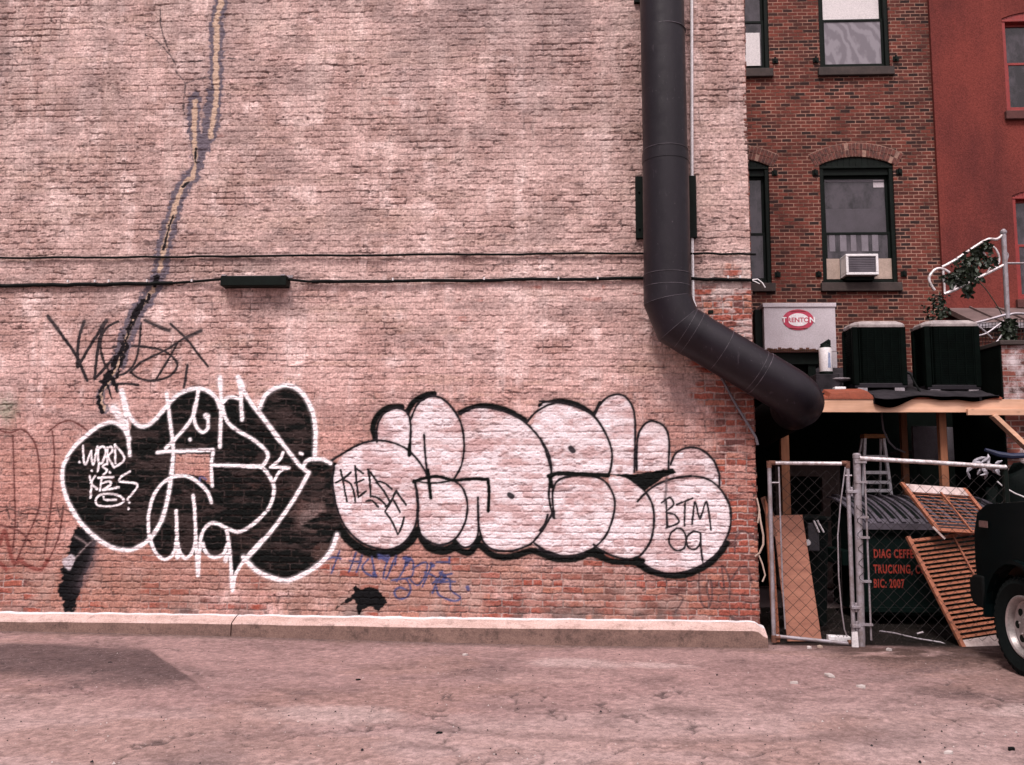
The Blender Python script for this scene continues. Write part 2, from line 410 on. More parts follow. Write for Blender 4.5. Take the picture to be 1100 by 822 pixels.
rag = fbm(X*13, Z*30, 27, 3, .6)
# relief, metres out of the wall
washed = sst(.40, .70, cov)*sst(600, 520, PY)
n_hf = .6*vn(X*74, Z*100, 28)+.4*vn(X*140, Z*150, 30); n_hv = vn(X*105, Z*34, 29)
brickm0 = brickm; brickm = brickm + (1-brickm)*washed*np.clip(.62-.9*ero, 0, .55)
relief = brickm*.0065 + (h2-.5)*.005*brickm + (n_hf-.5)*.0055 - (1-brickm)*.010*ero*sst(.35, .6, rag) + (n_fine-.5)*.0078 + (rag-.5)*.006 - .006*sst(.80, .92, n_pit)
relief += (n_big-.5)*.03
lip = sst(.60, .75, rag)*sst(.40, .62, n_str)*sst(680, 560, PY)
relief += .006*lip
# colours
def c3(a): return np.array(a, dtype=np.float32)[None, None, :]
def mix(a, b, t): return a*(1-t[..., None]) + b*t[..., None]
wash = mix(c3((.575, .375, .345))+0*X[..., None], c3((.45, .268, .240)), sst(.35, .68, n_mid))
wash = mix(wash, c3((.69, .51, .485)), sst(.52, .72, n_drip*.5+fbm(X*3, Z*6, 31, 4)*.5))
wash = mix(wash, c3((.46, .30, .24)), .50*sst(.56, .68, fbm(X*.9, Z*6, 32, 4, .6)))
wash = mix(wash, c3((.34, .225, .210)), .75*sst(.54, .70, fbm(X*1.4, Z*3.2, 33, 5, .62)))
wash = mix(wash, c3((.38, .21, .175)), .5*sst(.70, .86, h3)*sst(.45, .6, n_mid))
wash = mix(wash, wash.mean(-1, keepdims=True)*c3((1.22, .93, .845)), .45*sst(470, 250, PY))
wash = mix(wash, c3((.30, .195, .165)), .42*sst(.52, .70, fbm(X*4.5, Z*1.4, 36, 5, .62))*sst(330, 120, PY))
wash = mix(wash, c3((.66, .50, .455)), .40*sst(.52, .68, fbm(X*5.5, Z*1.2, 37, 5, .62))*sst(330, 120, PY))
wash = mix(wash, c3((.41, .190, .152)), .82*sst(380, 540, PY)*sst(.22, .58, fbm(X*1.2, Z*2.4, 35, 4, .6)))
wash = mix(wash, c3((.34, .175, .13)), .55*sst(545, 615, PY)*sst(.35, .62, fbm(X*1.6, Z*4, 38, 4, .6)))
brick = mix(c3((.32, .088, .062))+0*X[..., None], c3((.19, .068, .055)), h1)
brick = mix(brick, c3((.40, .17, .12)), sst(.75, .95, h2))
brick = mix(brick, c3((.14, .06, .055)), sst(.82, .95, h3))
mortar = mix(c3((.43, .32, .30))+0*X[..., None], c3((.27, .19, .175)), n_mid)
lowm = sst(.62, .42, cov)
base = mix(wash, brick, np.clip(expo*1.05, 0, 1))
base = mix(base, mortar, (1-brickm)*np.clip(.35+.6*lowm, 0, 1))
base = mix(base, c3((.27, .185, .170)), .30*(1-brickm0)*sst(.38, .62, vn(X*2.6, Z*6, 46)*.5+rag*.5)*sst(600, 500, PY))
base = base*(1+.16*(h1-.5)*washed)[..., None]
dirt = .75*(1-brickm)*ero*sst(.50, .68, rag*.75+n_str*.25)
dirt = np.maximum(dirt, .55*sst(.60, .74, rag*.8+n_str*.2)*sst(.40, .55, n_mid))
dirt = np.maximum(dirt, .55*(1-brickm0)*sst(.52, .68, vn(X*8, Z*14.7, 34)*.6+n_mid*.4)*sst(.35, .55, rag))
base = mix(base, c3((.085, .060, .060)), np.clip(dirt*.95, 0, 1))
base = mix(base, c3((.07, .05, .05)), .75*sst(.86, .95, n_pit)*sst(.4, .6, n_mid))
base = base*(.84+.32*n_fine[..., None])*(.68+.64*n_hf[..., None])*(.80+.40*n_hv[..., None])
# grime: dark upper left, soot under ledge of old roof line, pale salts near the foot
base = mix(base, c3((.25, .19, .185)), .42*sst(.42, .66, fbm(X*.8, Z*.5, 41, 4, .6))*sst(240, 20, PY))
base = mix(base, c3((.27, .155, .125)), .42*sst(555, 625, PY)*sst(.38, .60, fbm(X*2, Z*5, 45, 4, .6)))
base = mix(base, c3((.50, .37, .33)), .40*sst(.5, .7, fbm(X*4, Z*5, 42, 4))*sst(590, 650, PY))
base = mix(base, c3((.11, .09, .085)), .7*sst(640, 664, PY)*sst(.46, .6, fbm(X*5, Z*4, 43, 4)))
base = mix(base, c3((.30, .30, .17)), .5*np.exp(-((PX-382)/26)**2-((PY-448)/16)**2)*sst(.45, .6, n_mid))
base = mix(base, c3((.16, .20, .13)), .6*np.exp(-((PX-5)/14)**2-((PY-440)/18)**2)*sst(.45, .6, n_mid))
base = mix(base, c3((.62, .54, .52)), .5*np.exp(-((PX-780)/60)**2-((PY-330)/60)**2)*sst(.5, .62, fbm(X*5, Z*8, 44, 4)))
base = mix(base, c3((.33, .13, .10)), .45*sst(.5, .62, n_mid)*np.exp(-((PY-505)/40)**2)*sst(790, 806, PX))
ident = np.zeros(X.shape, dtype=np.int16)

# ---- paint tools (all in wall metres; strokes are given in enlarged-photo positions)
def tr(pts, o=(0, 0, 1)):
    out = []
    for p in pts:
        w = at(o[0]+p[0]/o[2], o[1]+p[1]/o[2], 0); out.append((w.x, w.z))
    return out
def crom(p, n=5):
    if len(p) < 3: return p
    q = [p[0]]+list(p)+[p[-1]]; out = []
    for i in range(1, len(q)-2):
        a, b, c, d = (np.array(q[i+k]) for k in (-1, 0, 1, 2))
        for t in np.arange(n)/n:
            out.append(tuple(.5*((2*b)+(c-a)*t+(2*a-5*b+4*c-d)*t*t+(3*b-a-3*c+d)*t**3)))
    out.append(p[-1]); return out
def sl(x0, x1, z0, z1, mg):
    i0 = max(0, int((x0-mg-GX0)/GS)); i1 = min(nx, int((x1+mg-GX0)/GS)+2)
    j0 = max(0, int((z0-mg-GZ0)/GS)); j1 = min(nz, int((z1+mg-GZ0)/GS)+2)
    return slice(j0, max(j1, j0)), slice(i0, max(i1, i0))
PXM = .0096
wob = (fbm(X*30, Z*30, 51, 3)-.5)
def dist_field(lines, reach):
    D = np.full(X.shape, 9.0, dtype=np.float32)
    for L in lines:
        for a, b in zip(L[:-1], L[1:]):
            s = sl(min(a[0], b[0]), max(a[0], b[0]), min(a[1], b[1]), max(a[1], b[1]), reach)
            xx = X[s]; zz = Z[s]
            if xx.size == 0: continue
            ex, ez = b[0]-a[0], b[1]-a[1]; l2 = ex*ex+ez*ez+1e-12
            t = np.clip(((xx-a[0])*ex+(zz-a[1])*ez)/l2, 0, 1)
            D[s] = np.minimum(D[s], np.hypot(xx-a[0]-t*ex, zz-a[1]-t*ez))
    return D
tooth = np.clip(.93 + .07*brickm + .35*(rag-.5)*sst(.4, .6, n_mid), .5, 1.0)      # paint misses the deep joints
def lay(alpha, col, pid, thr=.4):
    global base
    base = mix(base, c3(col), np.clip(alpha, 0, 1))
    if pid is not None: ident[alpha > thr] = pid
def strokes(lines, o, w, col, pid, soft=1.0, op=.96, smooth=True, wobble=.5, thr=.4):
    if col is WHT: w *= .86; soft *= .75
    L = [crom(tr(l, o)) if smooth else tr(l, o) for l in lines]
    r = w*PXM/2; s_ = soft*PXM
    D = dist_field(L, r+3*s_+.02) + wob*wobble*PXM*2
    a = op*sst(r+s_*.7, r-s_*.5, D)*np.clip(tooth+.12, 0, 1) + .22*op*sst(r+3.0*s_, r, D)
    lay(a, col, pid, thr)
def inside(poly):
    m_ = np.zeros(X.shape, dtype=bool); s = sl(min(p[0] for p in poly), max(p[0] for p in poly), min(p[1] for p in poly), max(p[1] for p in poly), .02)
    xx = X[s]; zz = Z[s]; r_ = np.zeros(xx.shape, dtype=bool)
    for (xa, za), (xb, zb) in zip(poly, poly[1:]+poly[:1]):
        if abs(za-zb) < 1e-9: continue
        r_ ^= ((za > zz) != (zb > zz)) & (xx < (xb-xa)*(zz-za)/(zb-za)+xa)
    m_[s] = r_; return m_
def fill(polys, o, col, pid, op=.95, holes=(), soft=1.5, smooth=True, modul=None, rough=.6, thr=.4):
    sd = np.full(X.shape, 9.0, dtype=np.float32)
    for p in polys:
        q = tr(p, o); q = crom(q+[q[0]])[:-1] if smooth else q
        d = dist_field([q+[q[0]]], .1); d = np.minimum(d, .1); d = np.where(inside(q), -d, d); sd = np.minimum(sd, d)
    for p in holes:
        q = tr(p, o); d = np.minimum(dist_field([q+[q[0]]], .1), .1); d = np.where(inside(q), -d, d); sd = np.maximum(sd, -d)
    sd = sd + wob*rough*PXM*4
    a = op*sst(soft*PXM*.7, -soft*PXM*.7, sd)*tooth
    if modul is not None: a = a*modul
    lay(a, col, pid, thr)

BLK = (.0065, .0072, .0070); WHT = (.84, .79, .81); SIL = (.78, .70, .73)
# 3 dark pencil-like tag over the crack
Z6 = (40, 320, 5.5)
strokes([[(65,110),(140,210),(230,340),(295,490)], [(280,140),(250,230),(240,330),(240,410)], [(240,410),(330,260),(410,135)],
         [(412,140),(395,165),(362,290),(340,480)], [(340,480),(440,370),(530,240),(600,120)]], Z6, 3.2, (.03,.024,.027), 3, .7, .9)
strokes([[(480,140),(410,180),(375,270),(400,390),(460,455),(530,440),(580,380),(605,280),(615,150)], [(450,290),(550,285),(650,292),(760,320),(830,390),(790,460),(690,490),(600,475),(555,440)],
         [(555,440),(620,380),(760,310),(870,240),(970,195)], [(640,135),(700,165),(780,195)], [(790,155),(880,240),(950,330),(1010,405)], [(830,270),(780,360),(700,490)],
         [(440,510),(520,508),(600,515)], [(890,400),(880,470),(870,530)]], Z6, 2.5, (.035,.028,.03), 3, .7, .85)
strokes([[(65,110),(120,185)], [(385,165),(410,135)], [(640,135),(780,195)], [(880,240),(970,195)], [(280,140),(258,200)]], Z6, 4.2, (.06,.048,.05), 3, 1.4, .6)
# 7 crack repair: grey-violet cement with a tan filler bead and dark gaps
CRK = [[(238,-60),(238,0),(233,18),(233,45),(232,80),(233,100),(230,125),(226,147)]]
CR2 = [[(210,108),(208.5,135),(210,168),(208,190),(199,197),(191,215),(183,241),(178,262),(172,292),(166,308),(158,322),(147,336),(140,352),(133,372),(128,390),(118,406),(110,420),(108,428),(112,440)]]
GREY = (.135,.112,.135)
strokes(CRK, (0,0,1), 15, GREY, 7, 2.0, .88, True, 4.5, .3)
strokes([[(210,105),(208,135),(214,165),(208,190)], [(229,100),(221,150),(212,170)]], (0,0,1), 14, GREY, 7, 2.0, .88, True, 4.5, .3)
strokes([CR2[0][3:15]], (0,0,1), 17, GREY, 7, 2.0, .88, True, 4.5, .3)
strokes([CR2[0][14:]], (0,0,1), 9, GREY, 7, 1.4, .9, True, 3.0, .3)
strokes(CRK, (0,0,1), 5.6, (.50,.36,.275), 7, .8, .95, True, 2.6)
strokes([CR2[0][:9], CR2[0][9:]], (0,0,1), 4.6, (.49,.35,.265), 7, .8, .95, True, 2.6)
strokes([[(211,160),(210,172),(212,176)], [(203,196),(197,201)], [(186,232),(180,252),(176,268)], [(152,330),(148,336)], [(151,326),(156,323)], [(146,342),(139,358),(134,370),(130,384)], [(118,404),(110,418)], [(120,428),(114,412),(110,424)]],
        (0,0,1), 2.2, (.02,.018,.02), 7, .6, .95, True, 1.5)
Z5 = (150, 0, 3.16)
strokes([[(20,120),(60,140),(118,208),(125,245),(155,285),(150,345),(152,390)], [(118,210),(170,212),(225,205)], [(70,30),(75,100),(105,185)], [(300,200),(345,203),(390,205)], [(155,285),(200,270),(238,262)]],
        Z5, 1.1, (.10,.075,.075), None, .5, .8, True, 1.5)
strokes([[(170,296),(166,308)], [(161,318),(156,326),(150,329),(146,338),(141,345),(138,356),(133,364),(131,376),(126,384),(124,394),(117,402),(112,412),(108,420),(106,432),(110,442)], [(133,364),(137,372),(133,382),(128,396),(126,404)], [(152,324),(156,322)], [(117,402),(123,410),(127,420)]], (0,0,1), 3.6, (.012,.010,.012), 7, .8, 1.0, True, 4.0)
strokes([[(131,376),(126,384),(122,392)], [(152,328),(147,336)], [(117,402),(111,410)]], (0,0,1), 6.5, (.012,.010,.012), 7, 1.0, 1.0, True, 4.0)
# 8 faint rust-red tag at the far left
ZL = (0, 400, 2.93)
strokes([[(-10,180),(30,190),(70,180),(105,215),(122,280),(124,420),(80,530),(45,610)], [(40,200),(44,330),(48,480),(40,560)], [(150,190),(190,160),(230,155),(285,190)],
         [(165,185),(172,280),(160,430),(140,570)], [(0,480),(60,500),(100,540)], [(200,430),(185,520),(150,600)]], ZL, 1.7, (.13,.05,.045), 8, 1.2, .8, thr=.3)
strokes([[(0,540),(15,500),(30,560),(45,600),(70,590)], [(60,590),(90,610),(130,620),(150,590)], [(0,600),(20,620)]], ZL, 4, (.20,.06,.05), 8, 2.0, .75, thr=.3)
strokes([[(0,440),(30,430),(60,440),(100,430),(150,440),(200,430),(230,445)], [(20,420),(30,460)], [(180,415),(190,455),(200,420)]], ZL, 1.4, (.10,.055,.05), 8, .8, .75, thr=.3)
# 6 black smear at lower left, and its white blot
Z4 = (60, 520, 5.87)
fill([[(140,262),(200,285),(252,352),(245,450),(225,520),(175,600),(150,690),(115,800),(60,800),(45,740),(12,680),(40,600),(40,530),(75,470),(82,410),(108,330)]], Z4, (.008,.008,.009), 6, 1.15, soft=2.2, rough=1.8)
strokes([[(90,500),(140,450),(190,395),(235,355)], [(120,330),(170,360),(200,380)]], Z4, 1.4, (.25,.19,.19), 6, .8, .6)
fill([[(45,475),(100,442),(126,470),(100,520),(85,545),(48,512)]], Z4, (.50,.44,.47), 6, .9, soft=1.5)
strokes([[(250,360),(240,470),(200,560),(160,640)]], Z4, 7, (.10,.075,.085), 6, 5, .5, thr=.6)
# 5 black blot under the silver letters
Z7 = (350, 580, 6.47)
fill([[(205,310),(228,332),(250,347),(280,330),(342,330),(392,372),(430,432),(400,462),(370,492),(320,465),(262,475),(235,522),(215,490),(208,440),(190,420),(125,450),(60,492),(84,458),(150,408),(192,380),(194,340)]], Z7, (.008,.008,.009), 5, 1.18, soft=1.2, rough=1.2)
# 9 faint brown tag by the corner
ZR = (600, 560, 4.783)
strokes([[(725,240),(722,330),(735,420),(770,445),(790,380),(780,300),(760,330),(775,400)], [(900,60),(950,50),(1000,80)], [(905,170),(908,90),(930,60)], [(820,320),(850,350),(840,230),(880,300),(878,400)],
         [(890,300),(930,240),(970,240),(995,320)], [(610,380),(640,400),(600,470)]], ZR, 1.7, (.10,.06,.06), 9, .8, .65, thr=.3)

# 2 the silver letters
A = (340, 410, 3.1615); B = (580, 410, 2.9375)
def b2a(l): return [((580+x/2.9375-340)*3.1615, (y/2.9375)*3.1615) for x, y in l]
lob = [
 [(60,290),(100,240),(150,212),(205,200),(260,208),(310,232),(350,275),(375,320),(388,395),(342,400),(340,470),(320,520),(280,558),(230,570),(170,553),(120,520),(85,470),(65,410),(55,340)],
 [(205,205),(205,160),(220,120),(250,95),(285,92),(310,110),(320,150),(316,250)],
 [(316,240),(318,120),(345,75),(390,50),(430,60),(465,95),(490,140),(500,190),(500,240),(490,290),(465,335),(380,330)],
 [(335,340),(410,322),(465,335),(495,360),(510,400),(512,440),(500,490),(470,535),(425,555),(385,545),(355,520),(345,480)],
 [(470,535),(510,440),(500,340),(583,335),(560,500),(540,540),(515,562),(490,558)],
 [(495,105),(540,90),(600,94),(660,112),(710,142),(760,197),(790,250),(798,310),(800,450),(770,500),(735,545),(710,560),(660,573),(600,568),(565,540),(555,500),(540,400),(480,330)],
 b2a([(-40,180),(0,80),(60,68),(110,78),(150,95),(180,120),(205,160),(222,200),(228,240),(220,285),(160,310),(20,310)]),
 b2a([(35,310),(110,296),(170,300),(210,320),(235,370),(230,430),(205,490),(165,530),(110,545),(50,545),(0,528),(-30,500),(10,450)]),
 b2a([(175,105),(195,65),(230,44),(265,47),(290,75),(300,120),(300,200),(296,290),(225,290),(222,200)]),
 b2a([(305,280),(308,180),(330,137),(360,127),(395,147),(408,190),(405,275)]),
 b2a([(215,300),(280,305),(330,345),(355,390),(360,440),(350,500),(320,545),(280,558),(230,548),(175,520),(230,430)]),
 b2a([(405,300),(412,260),(430,227),(470,210),(510,217),(545,247),(565,290),(567,335),(480,340)]),
 b2a([(310,378),(340,347),(380,322),(440,304),(500,302),(550,322),(590,372),(603,420),(595,480),(560,540),(510,578),(460,598),(400,603),(350,588),(318,550),(355,470),(355,390)]),
]
silmod = np.clip(.50+.85*fbm(X*2.6, Z*7, 61, 4, .6) - .30*sst(.62,.75,fbm(X*5,Z*10,62,3)), .3, 1.0)
# thick dark spray behind the lower left of the letters first
strokes([[(58,300),(40,350),(52,430),(80,500),(130,555),(200,585),(270,575),(320,540),(345,510),(380,560),(430,575),(470,560)], ], A, 9, BLK, 2, 2.0, .9)
strokes([[(60,285),(40,330),(45,430),(75,500)], [(470,558),(490,575),(520,580),(550,555),(600,590),(660,595),(730,575),(780,590),(822,600)]], A, 7, BLK, 2, 2.0, .88)
strokes([[(0,540),(50,560),(110,560),(165,545),(230,568),(300,572),(350,600),(430,614),(490,600),(550,562),(590,510)]], B, 6, BLK, 2, 1.8, .9)
strokes([[(200,195),(192,150),(212,110),(245,88),(290,86)], [(305,110),(330,70),(370,46),(400,42)], [(490,105),(560,82),(640,95),(705,130)]], A, 6, BLK, 2, 1.6, .9)
strokes([[(150,100),(172,100),(190,68)], [(0,75),(60,60),(120,72),(170,105)]], B, 4.5, BLK, 2, 1.4, .85)
fill(lob, A, SIL, 2, .97, soft=1.2, modul=silmod, thr=.15)
sm_ = sst(.44, .66, fbm(X*4.2, Z*9, 63, 5, .66)*.8+.2*h1)
lay(.74*sm_*(ident == 2)*(base.sum(-1) > .9), (.45, .27, .26), None)
lay(.60*sst(.57, .70, rag*.5+n_str*.5)*(ident == 2)*(base.sum(-1) > .8), (.33, .21, .205), None)
strokes([
 [(40,275),(100,238),(150,212),(205,200),(260,208),(310,232),(350,275),(375,320),(388,395)],
 [(60,290),(55,340),(65,410),(85,470),(120,520),(170,555),(230,570),(280,560),(320,520),(340,470),(342,400),(335,342)],
 [(205,205),(205,160),(220,120),(250,95),(285,92),(310,110),(320,150),(316,250)],
 [(320,130),(345,75),(390,50),(430,60),(465,95),(490,140),(500,190),(500,240),(490,290),(465,335)],
 [(365,180),(370,260),(378,330)],
 [(335,345),(345,400),(345,480),(355,520),(385,545),(425,555),(470,535),(500,490),(512,440),(510,400),(495,360),(465,335)],
 [(470,535),(490,558),(515,562),(540,540),(550,500),(548,395)],
 [(490,110),(540,88),(600,92),(660,110),(710,140),(760,195),(790,250),(798,310)],
 [(548,395),(550,480),(565,540),(600,570),(660,575),(710,560),(735,545),(770,500),(805,440)],
 [(735,545),(770,570),(822,590)], [(712,142),(740,108),(780,83),(822,70)]], A, 2.3, (.017, .0145, .017), 2, 1.0, .86)
strokes([[(330,335),(360,342),(400,345),(440,340),(465,333)]], A, 2.0, BLK, 2, .7, .8)
strokes([[(330,340),(360,330),(410,322),(465,335),(520,331),(582,332)], [(582,332),(586,370),(583,440)], [(316,215),(315,250)], [(378,300),(388,395)]], A, 3.4, BLK, 2, .7, .95)
strokes([[(655,384),(664,390)]], A, 5.5, (.04,.035,.04), 2, 1.2, .85)
strokes([[(345,500),(338,520),(325,520)], [(470,545),(472,555)], [(555,530),(545,545)]], A, 5, BLK, 2, 1.2, .9)
strokes([
 [(0,62),(60,66),(110,78),(150,95),(180,120),(205,160),(222,200),(228,240),(220,285),(208,300)],
 [(0,180),(15,210),(32,265),(38,300)],
 [(36,300),(28,350),(35,400),(45,430),(40,380),(42,340),(60,310),(110,297),(170,300),(210,320),(235,370),(230,430),(205,490),(165,530)],
 [(0,470),(15,450),(25,420)], [(0,530),(50,548),(110,548),(165,530)],
 [(170,110),(195,65),(230,42),(265,45),(290,75),(300,120),(300,200),(298,285)],
 [(305,280),(308,180),(330,135),(360,125),(395,145),(408,190),(405,275)],
 [(280,305),(330,345),(355,390),(360,440),(350,500),(320,545),(280,560),(230,550),(190,530),(170,515)],
 [(412,262),(430,225),(470,208),(510,215),(545,245),(565,290),(567,330)],
 [(308,378),(340,345),(380,320),(440,302),(500,300),(550,320),(590,370),(603,420),(595,480),(560,540),(510,580),(460,600),(400,605),(350,590),(310,560)]], B, 2.3, (.017, .0145, .017), 2, 1.0, .86)
strokes([[(28,298),(60,290),(130,292),(215,296)], [(32,300),(36,330)]], B, 4.4, BLK, 2, .8, .96)
fill([[(215,292),(300,292),(420,274),(430,288),(385,305),(330,345),(305,322),(265,302)]], B, BLK, 2, 1.2, soft=.8, smooth=False, rough=.4)
strokes([[(400,300),(398,340),(393,385)]], B, 2.2, (.10,.08,.085), 2, 1.0, .6)
strokes([[(97,210),(104,218)]], B, 5.5, (.04,.035,.04), 2, 1.2, .85)
strokes([[(150,540),(172,532),(195,545)], [(300,560),(325,565)]], B, 5, BLK, 2, 1.2, .9)
# small tags on the silver
strokes([[(398,375),(402,460)], [(385,382),(410,366),(422,388),(398,412),(425,420),(438,445),(398,462)], [(432,388),(482,368)], [(458,380),(456,455)], [(480,450),(490,380),(505,432),(526,380),(540,468)],
         [(433,462),(412,480),(408,510),(430,533),(455,525),(462,495),(450,468),(433,462)], [(485,472),(464,490),(466,520),(488,530),(505,512),(506,480),(485,472)], [(508,478),(508,520),(515,580)]], B, 2.0, (.03,.025,.028), 2, .5, .9)
K = (350, 470, 6.85)
strokes([[(110,240),(130,340),(155,470)], [(70,335),(130,302),(185,255)], [(130,312),(180,340),(205,400),(218,475)], [(215,210),(225,310),(240,440)], [(218,225),(275,265)], [(215,335),(280,310)], [(240,440),(295,395)],
         [(310,235),(325,330),(330,435)], [(315,240),(372,318)], [(375,322),(430,335),(485,380)], [(372,330),(420,385),(462,455),(465,485),(440,510)], [(330,432),(390,450),(445,505)], [(518,390),(480,470),(436,545)], [(436,545),(490,625),(530,715)], [(530,715),(556,660),(575,590)],
         [(518,392),(550,440),(590,495)], [(490,445),(545,550)], [(295,470),(340,465),(385,510)]], K, 2.1, (.022,.02,.022), 2, .4, .95)

# 4 blue handwriting under the silver letters
BLU = (.085,.085,.17)
strokes([[(95,80),(70,150),(40,230)], [(10,135),(60,120),(105,132)], [(210,90),(185,160),(162,222)], [(168,145),(205,150),(245,150)], [(250,110),(235,165),(215,222)], [(295,135),(255,185),(280,230),(340,250),(325,150),(318,120)], [(322,120),(335,200),(348,250)],
         [(370,130),(430,112),(425,125)], [(440,120),(410,200),(400,265)], [(470,145),(440,230),(418,270)], [(470,150),(490,115),(480,170)], [(560,120),(545,200),(495,285)], [(560,125),(605,150),(600,250),(520,272)], [(600,205),(660,165),(705,165),(690,250),(640,315),(590,280)],
         [(740,170),(700,260),(672,325)], [(690,225),(770,265),(740,305)], [(810,220),(770,300),(742,368)], [(760,295),(900,290)], [(875,235),(820,252),(862,282),(870,350),(935,400),(890,425),(790,385),(770,330)],
         [(560,270),(590,340),(560,400),(500,405),(478,360),(515,330),(565,350)], [(770,155),(862,155)], [(860,120),(858,165)], [(460,280),(540,270)]], Z7, 1.9, BLU, 4, .7, .82, thr=.35)
strokes([[(545,125),(580,130),(560,170)], [(370,110),(420,140)], [(730,165),(745,180)], [(335,235),(348,252)], [(985,330),(990,345)], [(795,230),(830,260),(800,290)]], Z7, 3.6, (.06,.07,.17), 4, 1.0, .75, thr=.35)

# 1 the black letters with white outlines
P1 = [(133,462),(129,456),(120,454),(106,458),(92,468),(80,480),(71,494),(67,509),(70,530),(77,547),(87,562),(101,576),(118,587),(135,591),(147,589),(157,583),(161,586),(166,595),(178,601),(187,594),(191,588),(196,595),(203,599),(209,594),(213,617),(216,592),(222,597),(232,598),(243,592),(247,612),(250,632),(253,616),(264,601),(276,612),(290,620),(307,624),(326,617),(346,603),(357,589),(362,575),(366,560),(358,540),(355,515),(358,500),(352,496),(339,492),(339,467),(337,450),(330,432),(320,419),(308,414),(295,417),(285,426),(280,435),(276,440),(266,428),(259,425),(247,426),(240,430),(234,428),(225,421),(213,417),(200,420),(190,426),(181,434),(172,445),(162,455),(154,458),(147,455),(142,452),(140,462)]
HOLE = [(189,488),(226,488),(227,521),(221,517),(213,512),(203,510),(195,511),(188,514)]
blkmod = np.clip(.99 - .24*sst(300,330,PX)*sst(490,540,PY)*sst(.42,.62,fbm(X*3,Z*6,71,4)) - .10*sst(.55,.70,fbm(X*2.2,Z*15,72,4,.6)), .35, 1)
fill([P1], (0,0,1), BLK, 1, 1.12, holes=[HOLE], soft=1.1, smooth=False, modul=blkmod, thr=.25)
kk = (ident == 1)*(base.sum(-1) < .2)
lay(.55*kk*sst(.46, .66, fbm(X*4, Z*13, 73, 5, .65)), (.060, .040, .038), None)
lay(.35*kk*(1-brickm0)*sst(.4, .65, rag), (.12, .082, .078), None)
strokes([[(222,515),(216,512),(215,520),(219,522)]], (0,0,1), 1.8, (.09,.10,.22), 1, .6, .7)
R1 = (50, 390, 2.9355); Q2 = (180, 400, 6.85); Q3 = (260, 400, 3.427); Q5 = (140, 500, 5.87); Q4 = (60, 400, 5.87)
strokes([[(262,240),(248,212),(232,196),(205,187),(165,200),(125,230),(90,262),(62,305),(50,350),(58,410),(80,460),(110,505),(150,545),(200,578),(250,590),(285,583),(325,556),(355,515),(375,465),(390,395),(398,330)],
         [(240,95),(250,132),(265,170),(285,193),(305,200),(330,190),(360,160),(385,130),(410,105),(440,88),(480,79),(515,91),(537,112),(548,138)]], R1, 4.6, WHT, 1, 1.0, .93)
strokes([[(398,335),(401,270),(395,215),(388,160),(380,97)], [(238,90),(250,160),(258,230),(264,292)], [(548,45),(552,120),(550,200),(548,265)]], R1, 4.0, WHT, 1, .9, .93)
strokes([[(212,142),(245,186)]], R1, 9, WHT, 1, 3.5, .62)
strokes([[(238,86),(248,130)], [(548,46),(549,75)], [(608,46),(620,75)]], R1, 5.5, WHT, 1, 1.6, .8)
strokes([[(230,115),(222,190),(203,260),(196,320),(215,400),(262,440),(300,410),(300,350),(292,318)], [(215,235),(190,320),(140,400),(60,490),(-10,560)],
         [(405,225),(418,300),(450,372),(520,430),(610,480),(690,540),(738,595),(735,640),(700,690)], [(405,235),(440,190),(480,182),(525,195)], [(340,683),(500,685),(620,695),(690,690)],
         [(-70,590),(0,582),(100,580),(340,572)]], Q2, 3.9, WHT, 1, .8, .95)
strokes([[(340,574),(325,680),(330,800),(332,835)]], Q2, 3.6, WHT, 1, .7, .95, False)
strokes([[(285,320),(300,325)]], Q2, 6.2, WHT, 1, .8, .95)
strokes([[(170,494),(172,498)], ], Q2, 4.0, WHT, 1, .7, .95)
strokes([[(520,35),(540,130),(545,230),(552,350)], [(522,35),(560,130),(620,230),(680,310),(730,370),(830,510)]], Q2, 4.4, WHT, 1, .9, .93)
strokes([[(60,140),(110,208),(170,288),(215,345),(247,369)], [(247,369),(190,470),(120,570),(60,640),(8,697)], [(226,347),(238,327),(265,319),(300,322),(325,335)]], Q3, 4.2, WHT, 1, .9, .93)
strokes([[(68,128),(85,88),(120,60),(165,48),(210,65),(245,110),(266,170),(271,230),(268,318)], [(5,680),(50,727),(100,752),(160,767),(220,747),(290,702),(330,652),(350,598)]], Q3, 4.8, WHT, 1, 1.3, .9)
strokes([[(152,295),(140,322),(105,349)], [(105,349),(175,351)], [(175,351),(140,365),(120,400)], [(214,298),(222,302)]], Q3, 3.4, WHT, 1, .6, .95)
strokes([[(610,688),(690,700),(735,740),(770,800),(785,850),(775,930),(740,1010)]], Q2, 3.8, WHT, 1, .8, .95)
strokes([[(850,300),(820,332),(760,382),(700,415),(660,417),(600,391),(550,366),(510,366),(470,400),(448,450),(440,530),(429,688)], [(460,490),(475,542),(510,575),(550,577),(590,556),(612,500)], [(610,405),(625,520),(635,640),(646,790)], [(646,790),(660,700),(690,640),(740,572),(830,470)],
         [(400,190),(410,300),(415,450),(420,560),(428,688)], [(292,285),(296,400),(298,500),(308,575)], [(122,450),(150,530),(190,580),(225,592),(262,570),(287,515),(295,440)], [(298,480),(317,550),(350,585),(385,558),(406,510),(414,450)],
         [(515,232),(490,168),(440,115),(380,76),(320,64),(260,78),(200,120),(150,190),(125,280),(115,360),(122,455)]], Q5, 3.7, WHT, 1, .7, .95)
strokes([[(425,600),(428,690)], [(600,600),(612,560)], [(295,560),(300,580)], [(640,700),(646,785)]], Q5, 4.6, WHT, 1, 1.2, .85)
